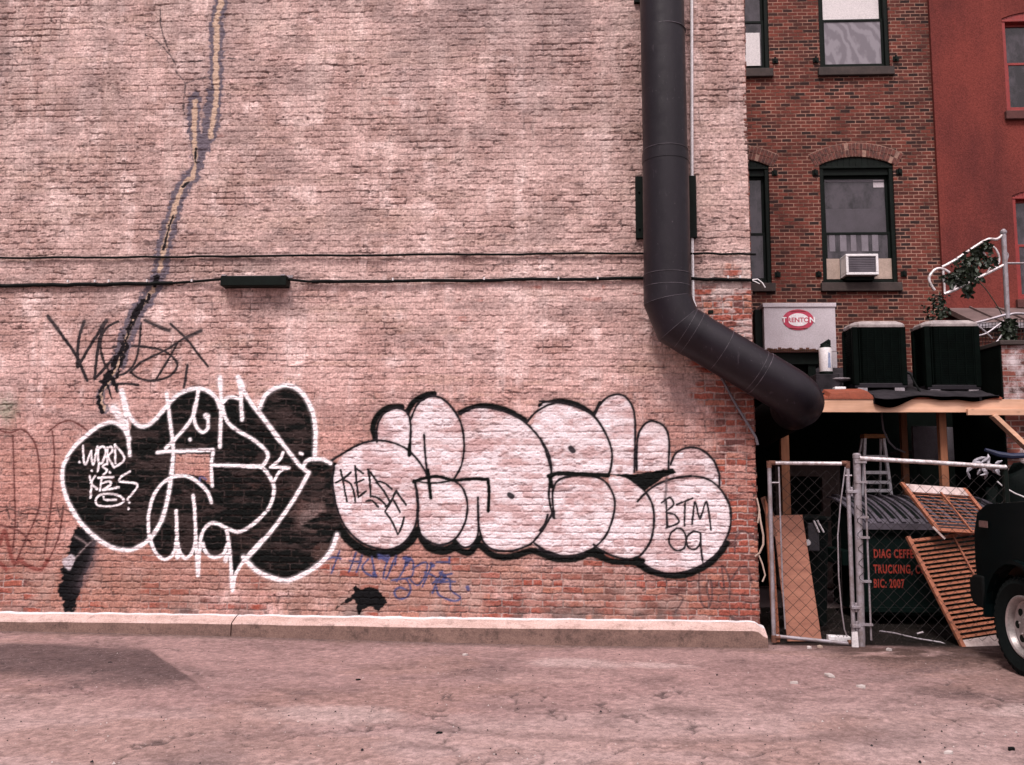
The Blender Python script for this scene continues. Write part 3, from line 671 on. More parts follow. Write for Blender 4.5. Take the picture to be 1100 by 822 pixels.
strokes([[(172,465),(180,560),(196,575),(226,495),(230,560),(242,575),(264,470)], [(268,490),(272,565),(296,568),(318,500),(300,468),(270,482)], [(328,475),(328,580)], [(328,482),(352,470),(357,500),(332,532),(372,600)], [(376,455),(378,575)], [(376,458),(436,545),(370,600)], [(149,563),(152,567)],
         [(275,580),(266,625)], [(328,575),(300,595),(326,620),(302,648)], [(228,620),(232,624)], [(342,630),(345,634)], [(215,655),(226,720),(219,790)], [(248,655),(226,700),(262,735)], [(292,660),(280,745)], [(270,665),(365,660)], [(290,700),(340,688),(345,712),(300,742),(398,725)],
         [(472,625),(420,655),(402,685),(440,692),(500,700),(516,720),(482,770),(456,800),(466,822)], [(460,858),(462,862)]], Q4, 2.4, WHT, 1, .45, .95)
strokes([[(250,112),(270,75),(320,62),(390,70),(430,100),(400,130),(330,142),(270,135),(250,112)], [(303,80),(312,100),(382,100)]], Z4, 2.2, WHT, 1, .45, .95)

# paint lies a little smoother than bare brick
paintmask = ident > 0
relief = relief - .001*paintmask
VY = -(relief.astype(np.float32))
# flatten the very edge at the corner so the flank meets it
def grid_mesh(name, co, fmask, alb, mat, parent):
    J, I = np.nonzero(fmask)
    a = J*nx+I; quads = np.stack([a, a+1, a+nx+1, a+nx], 1)
    used, inv = np.unique(quads.ravel(), return_inverse=True)
    me = bpy.data.meshes.new(name); nv = len(used); nf = len(J)
    me.vertices.add(nv); me.vertices.foreach_set('co', co[used].ravel().astype(np.float32))
    me.loops.add(nf*4); me.loops.foreach_set('vertex_index', inv.astype(np.int32).ravel())
    me.polygons.add(nf); me.polygons.foreach_set('loop_start', (np.arange(nf)*4).astype(np.int32))
    me.update(calc_edges=True)
    at_ = me.attributes.new('albedo', 'FLOAT_COLOR', 'POINT')
    c4 = np.ones((nv, 4), dtype=np.float32); c4[:, :3] = alb.reshape(-1, 3)[used]; at_.data.foreach_set('color', c4.ravel())
    me.materials.append(mat); me.shade_smooth()
    o = bpy.data.objects.new(name, me); COL.objects.link(o)
    if parent is not None: o.parent = parent; o.matrix_parent_inverse = root_matrix(parent).inverted()
    return o

wallroot = empty('brick_building', (-2, 0, 0), 'huge pinkish whitewashed brick wall with graffiti and a mended crack, behind the grey kerb', 'wall', kind='thing')
co = np.stack([X, VY, Z], -1).reshape(-1, 3)
fid = ident[:-1, :-1]
# clean speckle: drop ids whose faces are isolated
for _ in range(1):
    nb = np.zeros(fid.shape, dtype=np.int16)
    nb[1:] += fid[1:] == fid[:-1]; nb[:-1] += fid[:-1] == fid[1:]; nb[:, 1:] += fid[:, 1:] == fid[:, :-1]; nb[:, :-1] += fid[:, :-1] == fid[:, 1:]
    fid = np.where((fid > 0) & (nb < 2), 0, fid)
base = np.clip(base, .004, .9)
partnames = {0: ('facade', 'weathered pinkish brick face with patches of bare red brick'),
             1: ('graffiti', 'black bubble letters outlined in white spray paint'), 2: ('graffiti', 'silver bubble letters outlined in black spray paint'),
             3: ('graffiti_tag', 'thin dark scrawled tag across the mended crack'), 4: ('graffiti_tag', 'thin blue handwriting under the silver letters'),
             5: ('paint_blot', 'black paint blot low on the wall'), 6: ('paint_smear', 'black smear running down to the kerb with a white blot'),
             7: ('crack_repair', 'long zigzag crack mended with grey cement and tan filler'), 8: ('graffiti_tag', 'faint rust red tag at the far left'),
             9: ('graffiti_tag', 'faint brown scrawl near the corner of the wall')}
for pid, (nm, lb) in partnames.items():
    o = grid_mesh(nm, co, fid == pid, base, M['wall'], wallroot); o['label'] = lb
b = MB()
b.box(-16, GX0, .0, .3, 0, 14); b.box(GX0, GX1-.01, .0, .3, GZ1, 14); b.box(-16, GX1-.02, .035, 14, -.2, GZ0+.02)
b.build('upper_wall', M['brick_coarse'], wallroot)
b = MB(); b.quad((GX1-.004, .0, .1), (GX1-.004, 14, .1), (GX1-.004, 14, 14), (GX1-.004, .0, 14)); b.quad((-16, .3, 14), (GX1-.004, .3, 14), (GX1-.004, 14, 14), (-16, 14, 14)); b.quad((-16, 14, 0), (GX1-.01, 14, 0), (GX1-.01, 14, 14), (-16, 14, 14))
# toothed brick quoin edge so the corner is not a ruler line
for k in range(110):
    z = .16+k*.0675
    if z > 7.5: break
    b.box(GX1-.03, GX1+.004+.012*random.random(), .004, .11 if k % 2 else .2, z, z+.058)
b.build('side_wall', M['brick_side'], wallroot)

# ------------------------------------------------------------------ ground
def ground_patch():
    gs = .021; x0, x1, y0, y1 = -8.5, 8.5, -8.2, 2.6
    gx = np.arange(x0, x1, gs, dtype=np.float32); gy = np.arange(y0, y1, gs, dtype=np.float32)
    GX, GY = np.meshgrid(gx, gy); n = len(gx)
    big = fbm(GX*.35, GY*.9, 81, 4); mid = fbm(GX*1.1, GY*1.7, 82, 6, .55); fine = fbm(GX*14, GY*14, 83, 3, .6); st = vn(GX*32, GY*32, 84)
    h = (big-.5)*.03 + (mid-.5)*.012 + (fine-.5)*.007 + (st-.5)*.004
    h *= sst(-.14, -.6, GY)*.8+.2
    h += .062*sst(.5, -5.5, GX)
    wv0 = .06*(fbm(GX*1.2, GY*1.6, 98, 4)-.5)
    alb = mix(c3((.285, .185, .176))+0*GX[..., None], c3((.240, .155, .148)), sst(.38, .66, mid))
    alb = mix(alb, c3((.36, .262, .25)), .75*sst(-1.4, -3.2, GY+wv0*8)*sst(.36, .58, fbm(GX*.55, GY*.8, 97, 4)))
    alb = mix(alb, c3((.335, .228, .212)), .7*sst(.5, .68, fbm(GX*.5, GY*1.8, 85, 4)))
    alb = mix(alb, c3((.255, .160, .140)), .6*sst(.5, .65, fbm(GX*.8, GY*1.4, 86, 4)))
    alb = mix(alb, c3((.135, .09, .087)), .4*sst(.58, .72, fbm(GX*2.5, GY*4.5, 87, 4)))
    wv = .06*(fbm(GX*2.5, GY*2.5, 88, 3)-.5)
    # dark newer asphalt patch at left: straight edge at right, feathering elsewhere
    e0, e1 = gnd(150, 690, .05), gnd(191, 719, .05)
    side = ((GX-e0.x)*(e1.y-e0.y)-(GY-e0.y)*(e1.x-e0.x))/math.hypot(e1.x-e0.x, e1.y-e0.y)
    top, bot = gnd(60, 693, .05).y, gnd(80, 729, .05).y
    pm = sst(-.02, .03, side*1.0+wv*.3)*sst(top+.08, top-.22, GY+wv*5)*sst(bot-.22, bot+.25, GY+wv*9)*sst(-8.2, -5.2, GX)
    if pm.max() < .1: pm = sst(-.02, .03, -side+wv*.3)*sst(top+.08, top-.22, GY+wv*5)*sst(bot-.22, bot+.25, GY+wv*9)
    alb = mix(alb, c3((.072, .050, .050)), .84*pm*(.75+.5*fine)); h += .014*pm
    # oily, damp strip in front of the fence and under the vehicle
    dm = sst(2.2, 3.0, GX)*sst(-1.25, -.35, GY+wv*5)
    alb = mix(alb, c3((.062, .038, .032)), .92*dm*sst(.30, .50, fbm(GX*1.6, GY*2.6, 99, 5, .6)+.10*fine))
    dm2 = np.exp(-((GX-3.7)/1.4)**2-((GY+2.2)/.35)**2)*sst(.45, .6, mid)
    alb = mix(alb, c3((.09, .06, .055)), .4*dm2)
    alb = mix(alb, c3((.008, .0075, .0065)), .96*sst(-.16, .10, GY+wv*2)*sst(2.08, 2.25, GX))  # yard floor behind the fence painted near-black as its shade
    # worn tyre arcs, pale
    for k, (cx, cy, rr, w) in enumerate([(-1.0, 4.0, 6.6, .14), (1.8, 5.2, 8.4, .12), (0.5, 3.0, 6.3, .10)]):
        d = np.abs(np.hypot(GX-cx, (GY-cy))-rr)
        alb = mix(alb, c3((.13, .09, .088)), .40*sst(w, w*.2, d)*sst(.45, .6, fbm(GX*.9, GY*3, 95+k, 3)))
    # dust and grit against the kerb
    alb = mix(alb, c3((.10, .068, .06)), .75*sst(-.42, -.20, GY+wv*2)*sst(2.3, 2.0, GX))
    # cracks
    cr = np.abs(fbm(GX*.8, GY*.8, 90, 5, .55)-.5)
    crm = sst(.007, .002, cr)*sst(.5, .6, fbm(GX*.6, GY*.6, 91, 2)); alb = mix(alb, c3((.05, .038, .038)), .7*crm)
    for sx_, sy_, sr_, sa_ in ((-3.2, -2.3, .22, .5), (-.6, -1.5, .30, .45), (.9, -2.6, .18, .5), (2.1, -3.1, .35, .4), (-2.0, -3.9, .25, .4), (3.0, -1.9, .25, .55), (-4.4, -3.3, .3, .35), (1.6, -.9, .25, .4)):
        dd_ = np.hypot((GX-sx_)/1.5, GY-sy_)+.30*(fbm(GX*3.2, GY*3.2, 120, 4)-.5)
        alb = mix(alb, c3((.095, .064, .062)), sa_*sst(sr_, sr_*.25, dd_))
    for sx_, sy_, sr_ in ((.2, -1.05, .28), (1.0, -1.1, .16), (3.5, -2.4, .25), (-1.5, -2.9, .3)):
        dd_ = np.hypot((GX-sx_)/2.4, GY-sy_)+.25*(fbm(GX*3.5, GY*3.5, 121, 4)-.5)
        alb = mix(alb, c3((.44, .34, .325)), .55*sst(sr_, sr_*.2, dd_)); h -= .004*crm
    sp2 = vn(GX*47, GY*47, 92)
    alb = alb*(.80+.40*fine[..., None])*(.80+.4*st[..., None])*(.86+.28*sp2[..., None])
    v = np.stack([GX, GY, h], -1).reshape(-1, 3)
    J, I = np.meshgrid(np.arange(len(gy)-1), np.arange(n-1), indexing='ij'); a = (J*n+I).ravel()
    quads = np.stack([a, a+1, a+n+1, a+n], 1).astype(np.int32)
    me = bpy.data.meshes.new('parking_lot'); me.vertices.add(len(v)); me.vertices.foreach_set('co', v.astype(np.float32).ravel())
    me.loops.add(quads.size); me.loops.foreach_set('vertex_index', quads.ravel()); me.polygons.add(len(quads))
    me.polygons.foreach_set('loop_start', (np.arange(len(quads))*4).astype(np.int32)); me.update(calc_edges=True)
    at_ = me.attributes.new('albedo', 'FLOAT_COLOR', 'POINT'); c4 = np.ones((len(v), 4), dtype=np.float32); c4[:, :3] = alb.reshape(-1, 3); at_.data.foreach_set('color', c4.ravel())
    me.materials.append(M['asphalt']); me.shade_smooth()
    o = bpy.data.objects.new('pavement', me); COL.objects.link(o)
    tag(o, 'worn pinkish grey asphalt of the lot with a darker patch at left', 'pavement', kind='structure')
ground_patch()
mt, nt, bs = new_mat('far_ground'); v = coords(nt)
nt.links.new(mixc(nt, noise(nt, v, .6, 6, .65), (.14, .10, .10), (.09, .065, .065)), bs.inputs['Base Color']); bs.inputs['Roughness'].default_value = .9
b = MB(); b.quad((-700, -700, -.04), (700, -700, -.04), (700, 700, -.04), (-700, 700, -.04))
tag(b.build('ground', mt), 'flat asphalt ground around the lot', 'ground', kind='structure')

# kerb: sloped pale top against the wall, brown face below, a joint and a rounded end
def kerb():
    b = MB(); segs = []
    xj = at(252, 672, -.1).x
    for (x0, x1) in ((-12, xj-.006), (xj+.006, 2.10)):
        k = max(2, int((x1-x0)/.045)); prev = None
        for i in range(k+1):
            x = x0+(x1-x0)*i/k
            e = sst(2.10, 1.98, np.array(x))  # end rounding
            e = float(e) if x > 1.9 else 1.0
            hgt = .004*math.sin(x*1.3)+.006*(float(vn(np.array([x*3.]), np.array([0.]), 3)[0])-.5)
            chip = .012*(float(vn(np.array([x*11.]), np.array([2.]), 4)[0])-.5)
            pr = [(.02, -.05), (-.205+.02*(1-e), -.05), (-.200+.02*(1-e), .02), (-.192+.02*(1-e)+chip*.3, .155*(.55+.45*e)+hgt), (-.180+.02*(1-e)+chip*.5, .170*(.6+.4*e)+hgt), (-.052+chip*2.2, (.216+hgt+chip*.5)*(.75+.25*e)), (-.008+chip*.2, (.228+chip*.9)*(.8+.2*e)), (.02, .228*(.8+.2*e))]
            ring = [(x, p[0], p[1]) for p in pr]
            if prev:
                m_ = len(ring)
                for j in range(m_-1):
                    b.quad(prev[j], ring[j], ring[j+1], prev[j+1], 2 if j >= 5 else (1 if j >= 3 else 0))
                if i == k: b.add(ring, [tuple(range(m_))], 0)
            else: b.add(ring, [tuple(range(m_ if prev else len(ring)))], 0)
            prev = ring
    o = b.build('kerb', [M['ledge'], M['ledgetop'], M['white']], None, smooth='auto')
    tag(o, 'low concrete kerb with pale pink top along the foot of the wall', 'kerb', kind='structure')
kerb()

# ------------------------------------------------------------------ duct
YD = -.29
def arcpts(a, c, b, rad, n=4):
    """polyline a-c-b with the corner c replaced by n mitred segments"""
    a, c, b = Vector(a), Vector(c), Vector(b); u = (a-c).normalized(); v = (b-c).normalized()
    ang = u.angle(v); t = rad/math.tan(ang/2); p0 = c+u*t; p1 = c+v*t
    cen = c + (u+v).normalized()*(rad/math.sin(ang/2)); out = []
    r0, r1 = p0-cen, p1-cen; tot = r0.angle(r1); ax = r0.cross(r1).normalized()
    for i in range(n+1): out.append(cen + Matrix.Rotation(tot*i/n, 3, ax) @ r0)
    return out
duct = empty('exhaust_duct', at(715, 330, YD), 'thick black metal exhaust duct running down the brick wall and elbowing off to the right', 'duct')
axis_x = at(714.5, 150, YD).x
top = Vector((axis_x-.06, YD, 13)); c1 = at(715, 337, YD); c1.x = axis_x; e1 = at(866, 430, YD); e1.y = -.22
c2 = e1; e2 = Vector((e1.x+.30, 5.9, e1.z-.35))
R0 = .232
P1 = at(715, 323, YD); P1.x = axis_x; P2 = c2+(at(728, 349, YD)-c2)
arc1 = [P1, P2]
arc2 = arcpts(c1, c2, e2, .24, 5)
def joint_z(py): return at(715, py, YD).z
zj = joint_z(176)
b = MB(); b.tube([top, Vector((axis_x, YD, zj+.02))], R0*.985, 40); b.build('upper_pipe', M['duct'], duct, smooth='auto')
dd = (c2-P2).normalized(); uu = Vector((0, 0, -1)); mm = (P2-P1).normalized()
def mitre(b, a, c, na, nc, r, n=48):
    """straight length of pipe cut on the planes with normals na, nc"""
    a, c = Vector(a), Vector(c); t = (c-a).normalized(); x = t.cross(Vector((0, 1, 0))).normalized(); y = t.cross(x); vs = []
    for p, q in ((a, na), (c, nc)):
        for k in range(n):
            o = (x*math.cos(2*math.pi*k/n)+y*math.sin(2*math.pi*k/n))*r; o = o - t*(o.dot(q)/t.dot(q)); vs.append(p+o)
    b.add(vs, [(k, (k+1) % n, n+(k+1) % n, n+k) for k in range(n)]+[tuple(range(n)), tuple(range(2*n-1, n-1, -1))])
m1 = (uu+mm).normalized(); m2 = (mm+dd).normalized()
b = MB(); b.tube([Vector((axis_x, YD, zj+.10)), Vector((axis_x, YD, zj))], R0*1.03, 40); b.build('flange', M['duct'], duct, smooth='auto')
zs = joint_z(300)
b = MB(); mitre(b, (axis_x, YD, zj+.02), (axis_x, YD, zs), uu, uu, R0*1.012); b.build('lower_pipe', M['duct'], duct, smooth='auto')
b = MB(); mitre(b, (axis_x, YD, zs+.03), P1, uu, m1, R0*1.03); b.build('elbow', M['duct'], duct, smooth='auto')
b = MB(); mitre(b, P1, P2, m1, m2, R0*1.025); b.build('elbow', M['duct'], duct, smooth='auto')
b = MB(); mitre(b, P2, P2+dd*.22, m2, dd, R0*1.022); b.build('elbow', M['duct'], duct, smooth='auto')
b = MB(); mitre(b, P2+dd*.20, arc2[0], dd, dd, R0); b.build('slanted_pipe', M['duct'], duct, smooth='auto')
b = MB(); b.tube([arc2[0]-dd*.30]+arc2+[arc2[-1]+(e2-c2).normalized()*.3], R0*1.02, 40); b.build('elbow', M['duct'], duct, smooth='auto')
b = MB(); b.tube([arc2[-1], e2], R0, 32); b.build('rear_pipe', M['ductrear'], duct, smooth='auto')
# thin scuffed seams
def seam(c, d, r, w=.005): 
    b = MB(); d = Vector(d).normalized(); b.tube([Vector(c)-d*w/2, Vector(c)+d*w/2], r, 40); b.build('seam', M['duct_seam'], duct)
for py, k in ((35, 1.0), (163, 1.004), (296, 1.040), (309, 1.040)): seam((axis_x, YD, joint_z(py)), (0, 0, 1), R0*k)
for c_, q_, t_ in ((P1, m1, uu), (P2, m2, mm)):
    b = MB(); mitre(b, c_-t_*.002, c_+t_*.002, q_, q_, R0*1.036); b.build('seam', M['duct_seam'], duct)
for k in (.08, .16): seam(P2+dd*k, dd, R0*1.03, .004)
for t in (.40, .72): seam(P2.lerp(arc2[0], t), dd, R0*1.008)
seam(arc2[0]-dd*.30, dd, R0*1.025)
b = MB(); a0 = at(683, 257, -.02); a1 = at(747, 190, -.02); b.box(a0.x, a1.x, -.06, .02, a0.z, a1.z)
for z in (.1, .5): b.lathe((a0.x+.035, -.06, a0.z+z), [(.012, 0), (.012, -.012), (.006, -.016)], 8, 'y')
b.build('bracket', M['blackpaint'], duct, bevel=.004)
b = MB(); a0 = at(681, 4, -.02); b.box(a0.x, a0.x+.16, -.05, .02, a0.z-.0, a0.z+.35); b.build('bracket', M['blackpaint'], duct, bevel=.004)
b = MB(); p = at(764, 335, -.18); b.box(p.x-.03, p.x+.02, -.2, -.15, p.z-.02, p.z+.015); b.build('clip', M['blackpaint'], duct, bevel=.004)

# ------------------------------------------------------------------ cables, conduit, box
def wavy(p0, p1, n, amp, sag=0.0, yamp=.006):
    p0, p1 = Vector(p0), Vector(p1); out = []
    for i in range(n+1):
        t = i/n; p = p0.lerp(p1, t); p.z += amp*math.sin(t*21+p0.z*7)+amp*.6*random.uniform(-1, 1)-sag*math.sin(math.pi*t*5)**2; p.y += yamp*random.uniform(-1, 1); out.append(p)
    return out
Yc = -.035
b = MB()
pts = wavy(at(-80, 277.5, Yc), at(200, 276, Yc), 26, .004)+wavy(at(212, 275.5, Yc), at(690, 272, Yc), 44, .004)[0:]+wavy(at(700, 272, Yc), at(812, 273, Yc), 12, .004)
b.tube(pts, .0125, 7)
o = b.build('wall_cable', M['cable'], smooth='auto'); tag(o, 'thin black cable running straight across the wall, upper of the pair', 'cable', 'cables across the brick wall')
cb_ = empty('wall_cable', at(100, 305, Yc), 'thicker black cable bundle with white ties passing through the black box, lower of the pair', 'cable', 'cables across the brick wall')
b = MB(); pl = wavy(at(-80, 307, Yc), at(30, 307, Yc), 10, .004)+wavy(at(40, 306.5, Yc), at(185, 304.5, Yc), 18, .005)
b.tube(pl, .021, 8)
b.tube([at(180, 304.6, Yc), at(215, 302, Yc), at(238, 300, Yc-.04)], .014, 8)
b.tube([at(308, 300, Yc-.05), at(330, 302.5, Yc), at(360, 303, Yc)], .014, 8)
pr = wavy(at(335, 303, Yc), at(700, 299, Yc), 40, .004)+wavy(at(710, 299, Yc), at(808, 301, Yc), 12, .004)
b.tube(pr, .018, 8); b.build('cable_run', M['cable'], cb_, smooth='auto')
for px in (73, 102, 117, 158, 206, 422, 520, 600, 642, 782, 795):
    b = MB(); c = at(px, 304.6-(px/700)*4.5 if px > 0 else 305, Yc-.02); b.box(c.x-.008, c.x+.008, c.y-.012, c.y+.01, c.z+.005, c.z+.032); b.build('tie', M['white'], cb_)
b = MB()
b.tube([at(808, 300.5, Yc), at(814, 300, -.05), at(819, 304, -.06), at(822, 309, -.06)], .006, 6); b.tube([at(808, 301.5, Yc), at(812, 303, -.05), at(816, 305, -.05)], .005, 6); b.build('frayed_end', M['whiteplastic'], cb_, smooth='auto')
jb = empty('junction_box', at(273, 308, 0), 'long flat black box fixed to the wall on the lower cable', 'cable box')
b = MB(); a0 = at(238, 308, -.10); a1 = at(309, 297, -.10); b.box(a0.x, a1.x, -.145, -.0, a0.z, a1.z); b.build('housing', M['blackpaint'], jb, bevel=.008)
b = MB()
for x in (a0.x+.015, a1.x-.06, ): b.box(x, x+.045, -.150, -.02, a1.z, a1.z+.012)
b.box(a0.x-.02, a1.x+.03, -.02, 0, a1.z+.004, a1.z+.03)
b.build('lip', M['galv'], jb)
b = MB(); b.tube([at(743, -40, -.03), at(743.5, 250, -.03), at(744.5, 322, -.03), at(747, 330, -.06)], .016, 8)
o = b.build('conduit', M['whiteplastic'], smooth='auto'); tag(o, 'slim white conduit running down beside the black duct', 'conduit')
b = MB(); b.tube([at(772, 400, -.035), at(790, 434, -.035), at(812, 470, -.05), at(814, 478, -.05)], .013, 8)
o = b.build('pipe', M['greysheet'], smooth='auto'); tag(o, 'thin grey pipe slanting below the duct to the wall corner', 'pipe')

# ------------------------------------------------------------------ rear buildings
def facade(b, x0, x1, z0, z1, Y, ops, back=.25):
    """wall with (possibly segment-arched) openings: ops = (xa, xb, zb, zt, rise)"""
    xsb = {x0, x1}; fn = []
    for (xa, xb, zb, zt, rise) in ops:
        n = 14 if rise > 0 else 1
        for i in range(n+1): xsb.add(round(xa+(xb-xa)*i/n, 5))
    xsb = sorted(xsb)
    def topz(o, x):
        xa, xb, zb, zt, rise = o
        if rise <= 0: return zt
        w = (xb-xa)/2; R = (w*w+rise*rise)/(2*rise); return zt-rise + math.sqrt(max(R*R-(x-(xa+xb)/2)**2, 0))-(R-rise)
    for xa, xb in zip(xsb[:-1], xsb[1:]):
        xm = (xa+xb)/2; here = sorted([o for o in ops if o[0]-1e-6 < xm < o[1]+1e-6], key=lambda o: o[2]); za = zb_ = z0
        for o in here:
            b.quad((xa, Y, za), (xb, Y, zb_), (xb, Y, o[2]), (xa, Y, o[2]))
            ta, tb = topz(o, xa), topz(o, xb)
            b.quad((xa, Y, ta), (xb, Y, tb), (xb, Y+back, tb), (xa, Y+back, ta)); b.quad((xa, Y, o[2]), (xb, Y, o[2]), (xb, Y+back, o[2]), (xa, Y+back, o[2]))
            za, zb_ = ta, tb
        b.quad((xa, Y, za), (xb, Y, zb_), (xb, Y, z1), (xa, Y, z1))
    for (xa, xb, zb, zt, rise) in ops:
        for x in (xa, xb): b.quad((x, Y, zb), (x, Y+back, zb), (x, Y+back, zt-rise), (x, Y, zt-rise))
    return topz
YR = 6.5
rear = empty('rear_building', at(900, 400, YR), 'dark red brick building with black framed arched windows behind the deck', 'building', kind='thing')
xl2, xr2 = at(882.5, 250, YR).x, at(962.5, 250, YR).x; wW = xr2-xl2
zb2, zt2 = at(920, 304, YR).z, at(920, 168.5, YR).z
xr1 = at(827.5, 240, YR).x; xl1 = xr1-wW
dxl = .0
zb4 = at(920, 73, YR).z; zt4 = zb4+(zt2-zb2)
xl4, xr4 = at(880, 40, YR).x, at(955, 40, YR).x
xr3 = at(826.5, 60, YR).x; xl3 = xr3-(xr4-xl4)
RISE = .15
xe0 = at(1005, 180, YR).x
OPS = [(xl1, xr1, zb2, zt2, RISE), (xl2, xr2, zb2, zt2, RISE), (xl3, xr3, zb4, zt4, RISE), (xl4, xr4, zb4, zt4, RISE)]
b = MB(); facade(b, -.5, xe0, 0, 14, YR, OPS)
b.quad((-.5, YR+.4, 0), (xe0, YR+.4, 0), (xe0, YR+.4, 14), (-.5, YR+.4, 14))
b.build('wall', M['brick_rear'], rear)
b = MB(); b.box(-.5, xe0, YR, YR+8, 14, 14.3); b.build('roof', M['felt'], rear)

def window(root, op, Y, frame, pane_u, pane_l, zmeet, sill=True, hinge=True, arch=True, fw=.105, head=.24, blind=None, sillw=.05):
    xa, xb, zb, zt, rise = op; w = xb-xa; cx = (xa+xb)/2
    def tz(x, k=0):
        if rise <= 0: return zt-k
        R = ((w/2)**2+rise*rise)/(2*rise); return zt-rise+math.sqrt(max(R*R-(x-cx)**2, 0))-(R-rise)-k
    b = MB(); y0, y1 = Y+.02, Y+.26
    b.box(xa+.002, xa+fw*.7, y0, y1, zb, zt-rise-.002); b.box(xb-fw*.7, xb-.002, y0, y1, zb, zt-rise-.002)
    n = 12; zi = zt-rise-.04
    for i in range(n):
        p, q = xa+.002+(w-.004)*i/n, xa+.002+(w-.004)*(i+1)/n
        b.hexa([(p, y0, zi), (q, y0, zi), (q, y1, zi), (p, y1, zi), (p, y0, tz(p, .003)), (q, y0, tz(q, .003)), (q, y1, tz(q, .003)), (p, y1, tz(p, .003))])
    b.box(xa+fw*.7, xb-fw*.7, y0+.03, y1, zt-rise-head+.06, zi)
    b.box(xa+.01, xb-.01, y0-.012, y0+.03, zi-.02, zi+.02)
    b.box(xa+fw*.7, xb-fw*.7, y0+.02, y1, zb, zb+.06)
    fr = b.build('window', frame, root, bevel=.006)
    ia, ib = xa+fw*.7, xb-fw*.7; ztop = zt-rise-head+.06
    b = MB(); s_ = .045
    ys, ye = y0+.10, y0+.14; yl, yle = y0+.055, y0+.095
    for (za, zc, yy, ye_) in ((zmeet-.03, ztop, ys, ye), (zb+.06, zmeet+.03, yl, yle)):
        b.box(ia, ia+s_, yy, ye_, za, zc); b.box(ib-s_, ib, yy, ye_, za, zc); b.box(ia+s_, ib-s_, yy, ye_, zc-s_, zc); b.box(ia+s_, ib-s_, yy, ye_, za, za+s_*1.2)
    b.build('sash', frame, fr, bevel=.004)
    b = MB(); b.box(ia+s_, ib-s_, ys+.015, ys+.021, zmeet, ztop-s_); b.build('pane', pane_u, fr)
    b = MB(); b.box(ia+s_, ib-s_, yl+.015, yl+.021, zb+.06+s_*1.2, zmeet+.03-s_); b.build('pane', pane_l, fr)
    if sill:
        b = MB(); b.box(xa-sillw, xb+sillw, Y-.07, Y+.02, zb-.16, zb-.003); b.box(xa+.002, xb-.002, Y+.02, Y+.24, zb-.16, zb-.006); b.build('sill', M['stone'], fr, bevel=.01)
    if hinge:
        for x in (xa-.13, xb+.05):
            for z in (zb+.16, zt-rise-.14):
                b = MB(); b.box(x, x+.10, Y-.025, Y+.01, z-.05, z+.04); b.box(x+.03, x+.06, Y-.05, Y-.02, z-.03, z+.05); b.build('hinge_block', M['blackpaint'], fr)
    if arch and rise > 0:
        b = MB(); R = ((w/2)**2+rise*rise)/(2*rise); cz = zt-R; half = math.asin(min(1, (w/2+.03)/R)); half *= 1.06
        for ring in (0, 1):
            k = 26
            for i in range(k):
                t0 = -half+2*half*(i+.10)/k; t1 = -half+2*half*(i+.90)/k
                if random.random() < .04: continue
                ra = R+.012+ring*.125+random.uniform(-.003, .003); rb = ra+.112; d0 = Y-.010-random.uniform(0, .006)
                P = lambda r, t, y: (cx+r*math.sin(t), y, cz+r*math.cos(t))
                b.hexa([P(ra, t0, d0), P(ra, t1, d0), P(ra, t1, Y+.01), P(ra, t0, Y+.01), P(rb, t0, d0), P(rb, t1, d0), P(rb, t1, Y+.01), P(rb, t0, Y+.01)])
        b.build('arch', M['arch'], fr)
        b = MB(); n = 16
        P = lambda r, t, y: (cx+r*math.sin(t), y, cz+r*math.cos(t))
        for i in range(n):
            t0, t1 = -half+2*half*i/n, -half+2*half*(i+1)/n
            b.quad(P(R+.004, t0, Y-.003), P(R+.004, t1, Y-.003), P(R+.265, t1, Y-.003), P(R+.265, t0, Y-.003))
        b.build('arch_mortar', M['mortar'], fr)
    return fr, (ia+s_, ib-s_, zb+.06, ztop-s_, ys, yl)
M['mortar'] = simple('arch_mortar', (.42, .25, .19), .95, 0, .5, 8, .3, (.12, .07, .06))
zm2 = at(920, 250, YR).z; zm4 = at(920, 20, YR).z
w1, g1 = window(rear, OPS[0], YR, M['blackpaint'], M['glass'], M['glass'], zm2)
w2, g2 = window(rear, OPS[1], YR, M['blackpaint'], M['glass'], M['glass'], zm2)
w3, g3 = window(rear, OPS[2], YR, M['blackpaint'], M['glass'], M['glass'], zm4)
w4, g4 = window(rear, OPS[3], YR, M['blackpaint'], M['glass'], M['glasspale'], zm4)
w2['label'] = 'black framed arched window holding an air conditioner'
w4['label'] = 'black framed window with a white blind drawn in its upper half'
# blinds seen in the panes
b = MB(); b.box(g4[0], g4[1], g4[4]+.006, g4[4]+.013, zm4+.05, g4[3]); b.build('blind', M['blind'], w4)
b = MB(); p0 = at(805, 74, YR); p1 = at(817, 33, YR); b.box(p0.x-.28, p1.x, g3[5]+.0, g3[5]+.013, p0.z, p1.z); b.build('blind', M['blind'], w3)
# transom light strips and folded curtains in the lower arched window
b = MB(); zt_ = g2[3]; b.box(g2[0]+.02, g2[1], g2[4]+.008, g2[4]+.013, zt_-.055, zt_-.018); b.build('blind', M['greysheet'], w2)
b = MB(); b.box(g2[1]-.2, g2[1]-.01, g2[4]+.006, g2[4]+.0125, zt_-.16, zt_-.065); b.box(g2[1]-.2, g2[1]-.01, g2[4]+.006, g2[4]+.0125, zt_-.045, zt_-.02); b.build('sticker', M['unitgrey'], w2)
b = MB(); b.box(g2[0]+.01, g2[1], g2[4]+.009, g2[4]+.0135, zm2+.03, at(920, 222, YR).z); b.build('pane_reflection', M['panereflect'], w2)  # grey panel added as a faint reflection across the upper pane
b = MB()
for i in range(5):
    x = g2[0]+.04+i*.19; b.box(x, x+.09+.03*random.random(), g2[5]+.008, g2[5]+.0135, at(0, 275, YR).z, at(0, 258, YR).z)
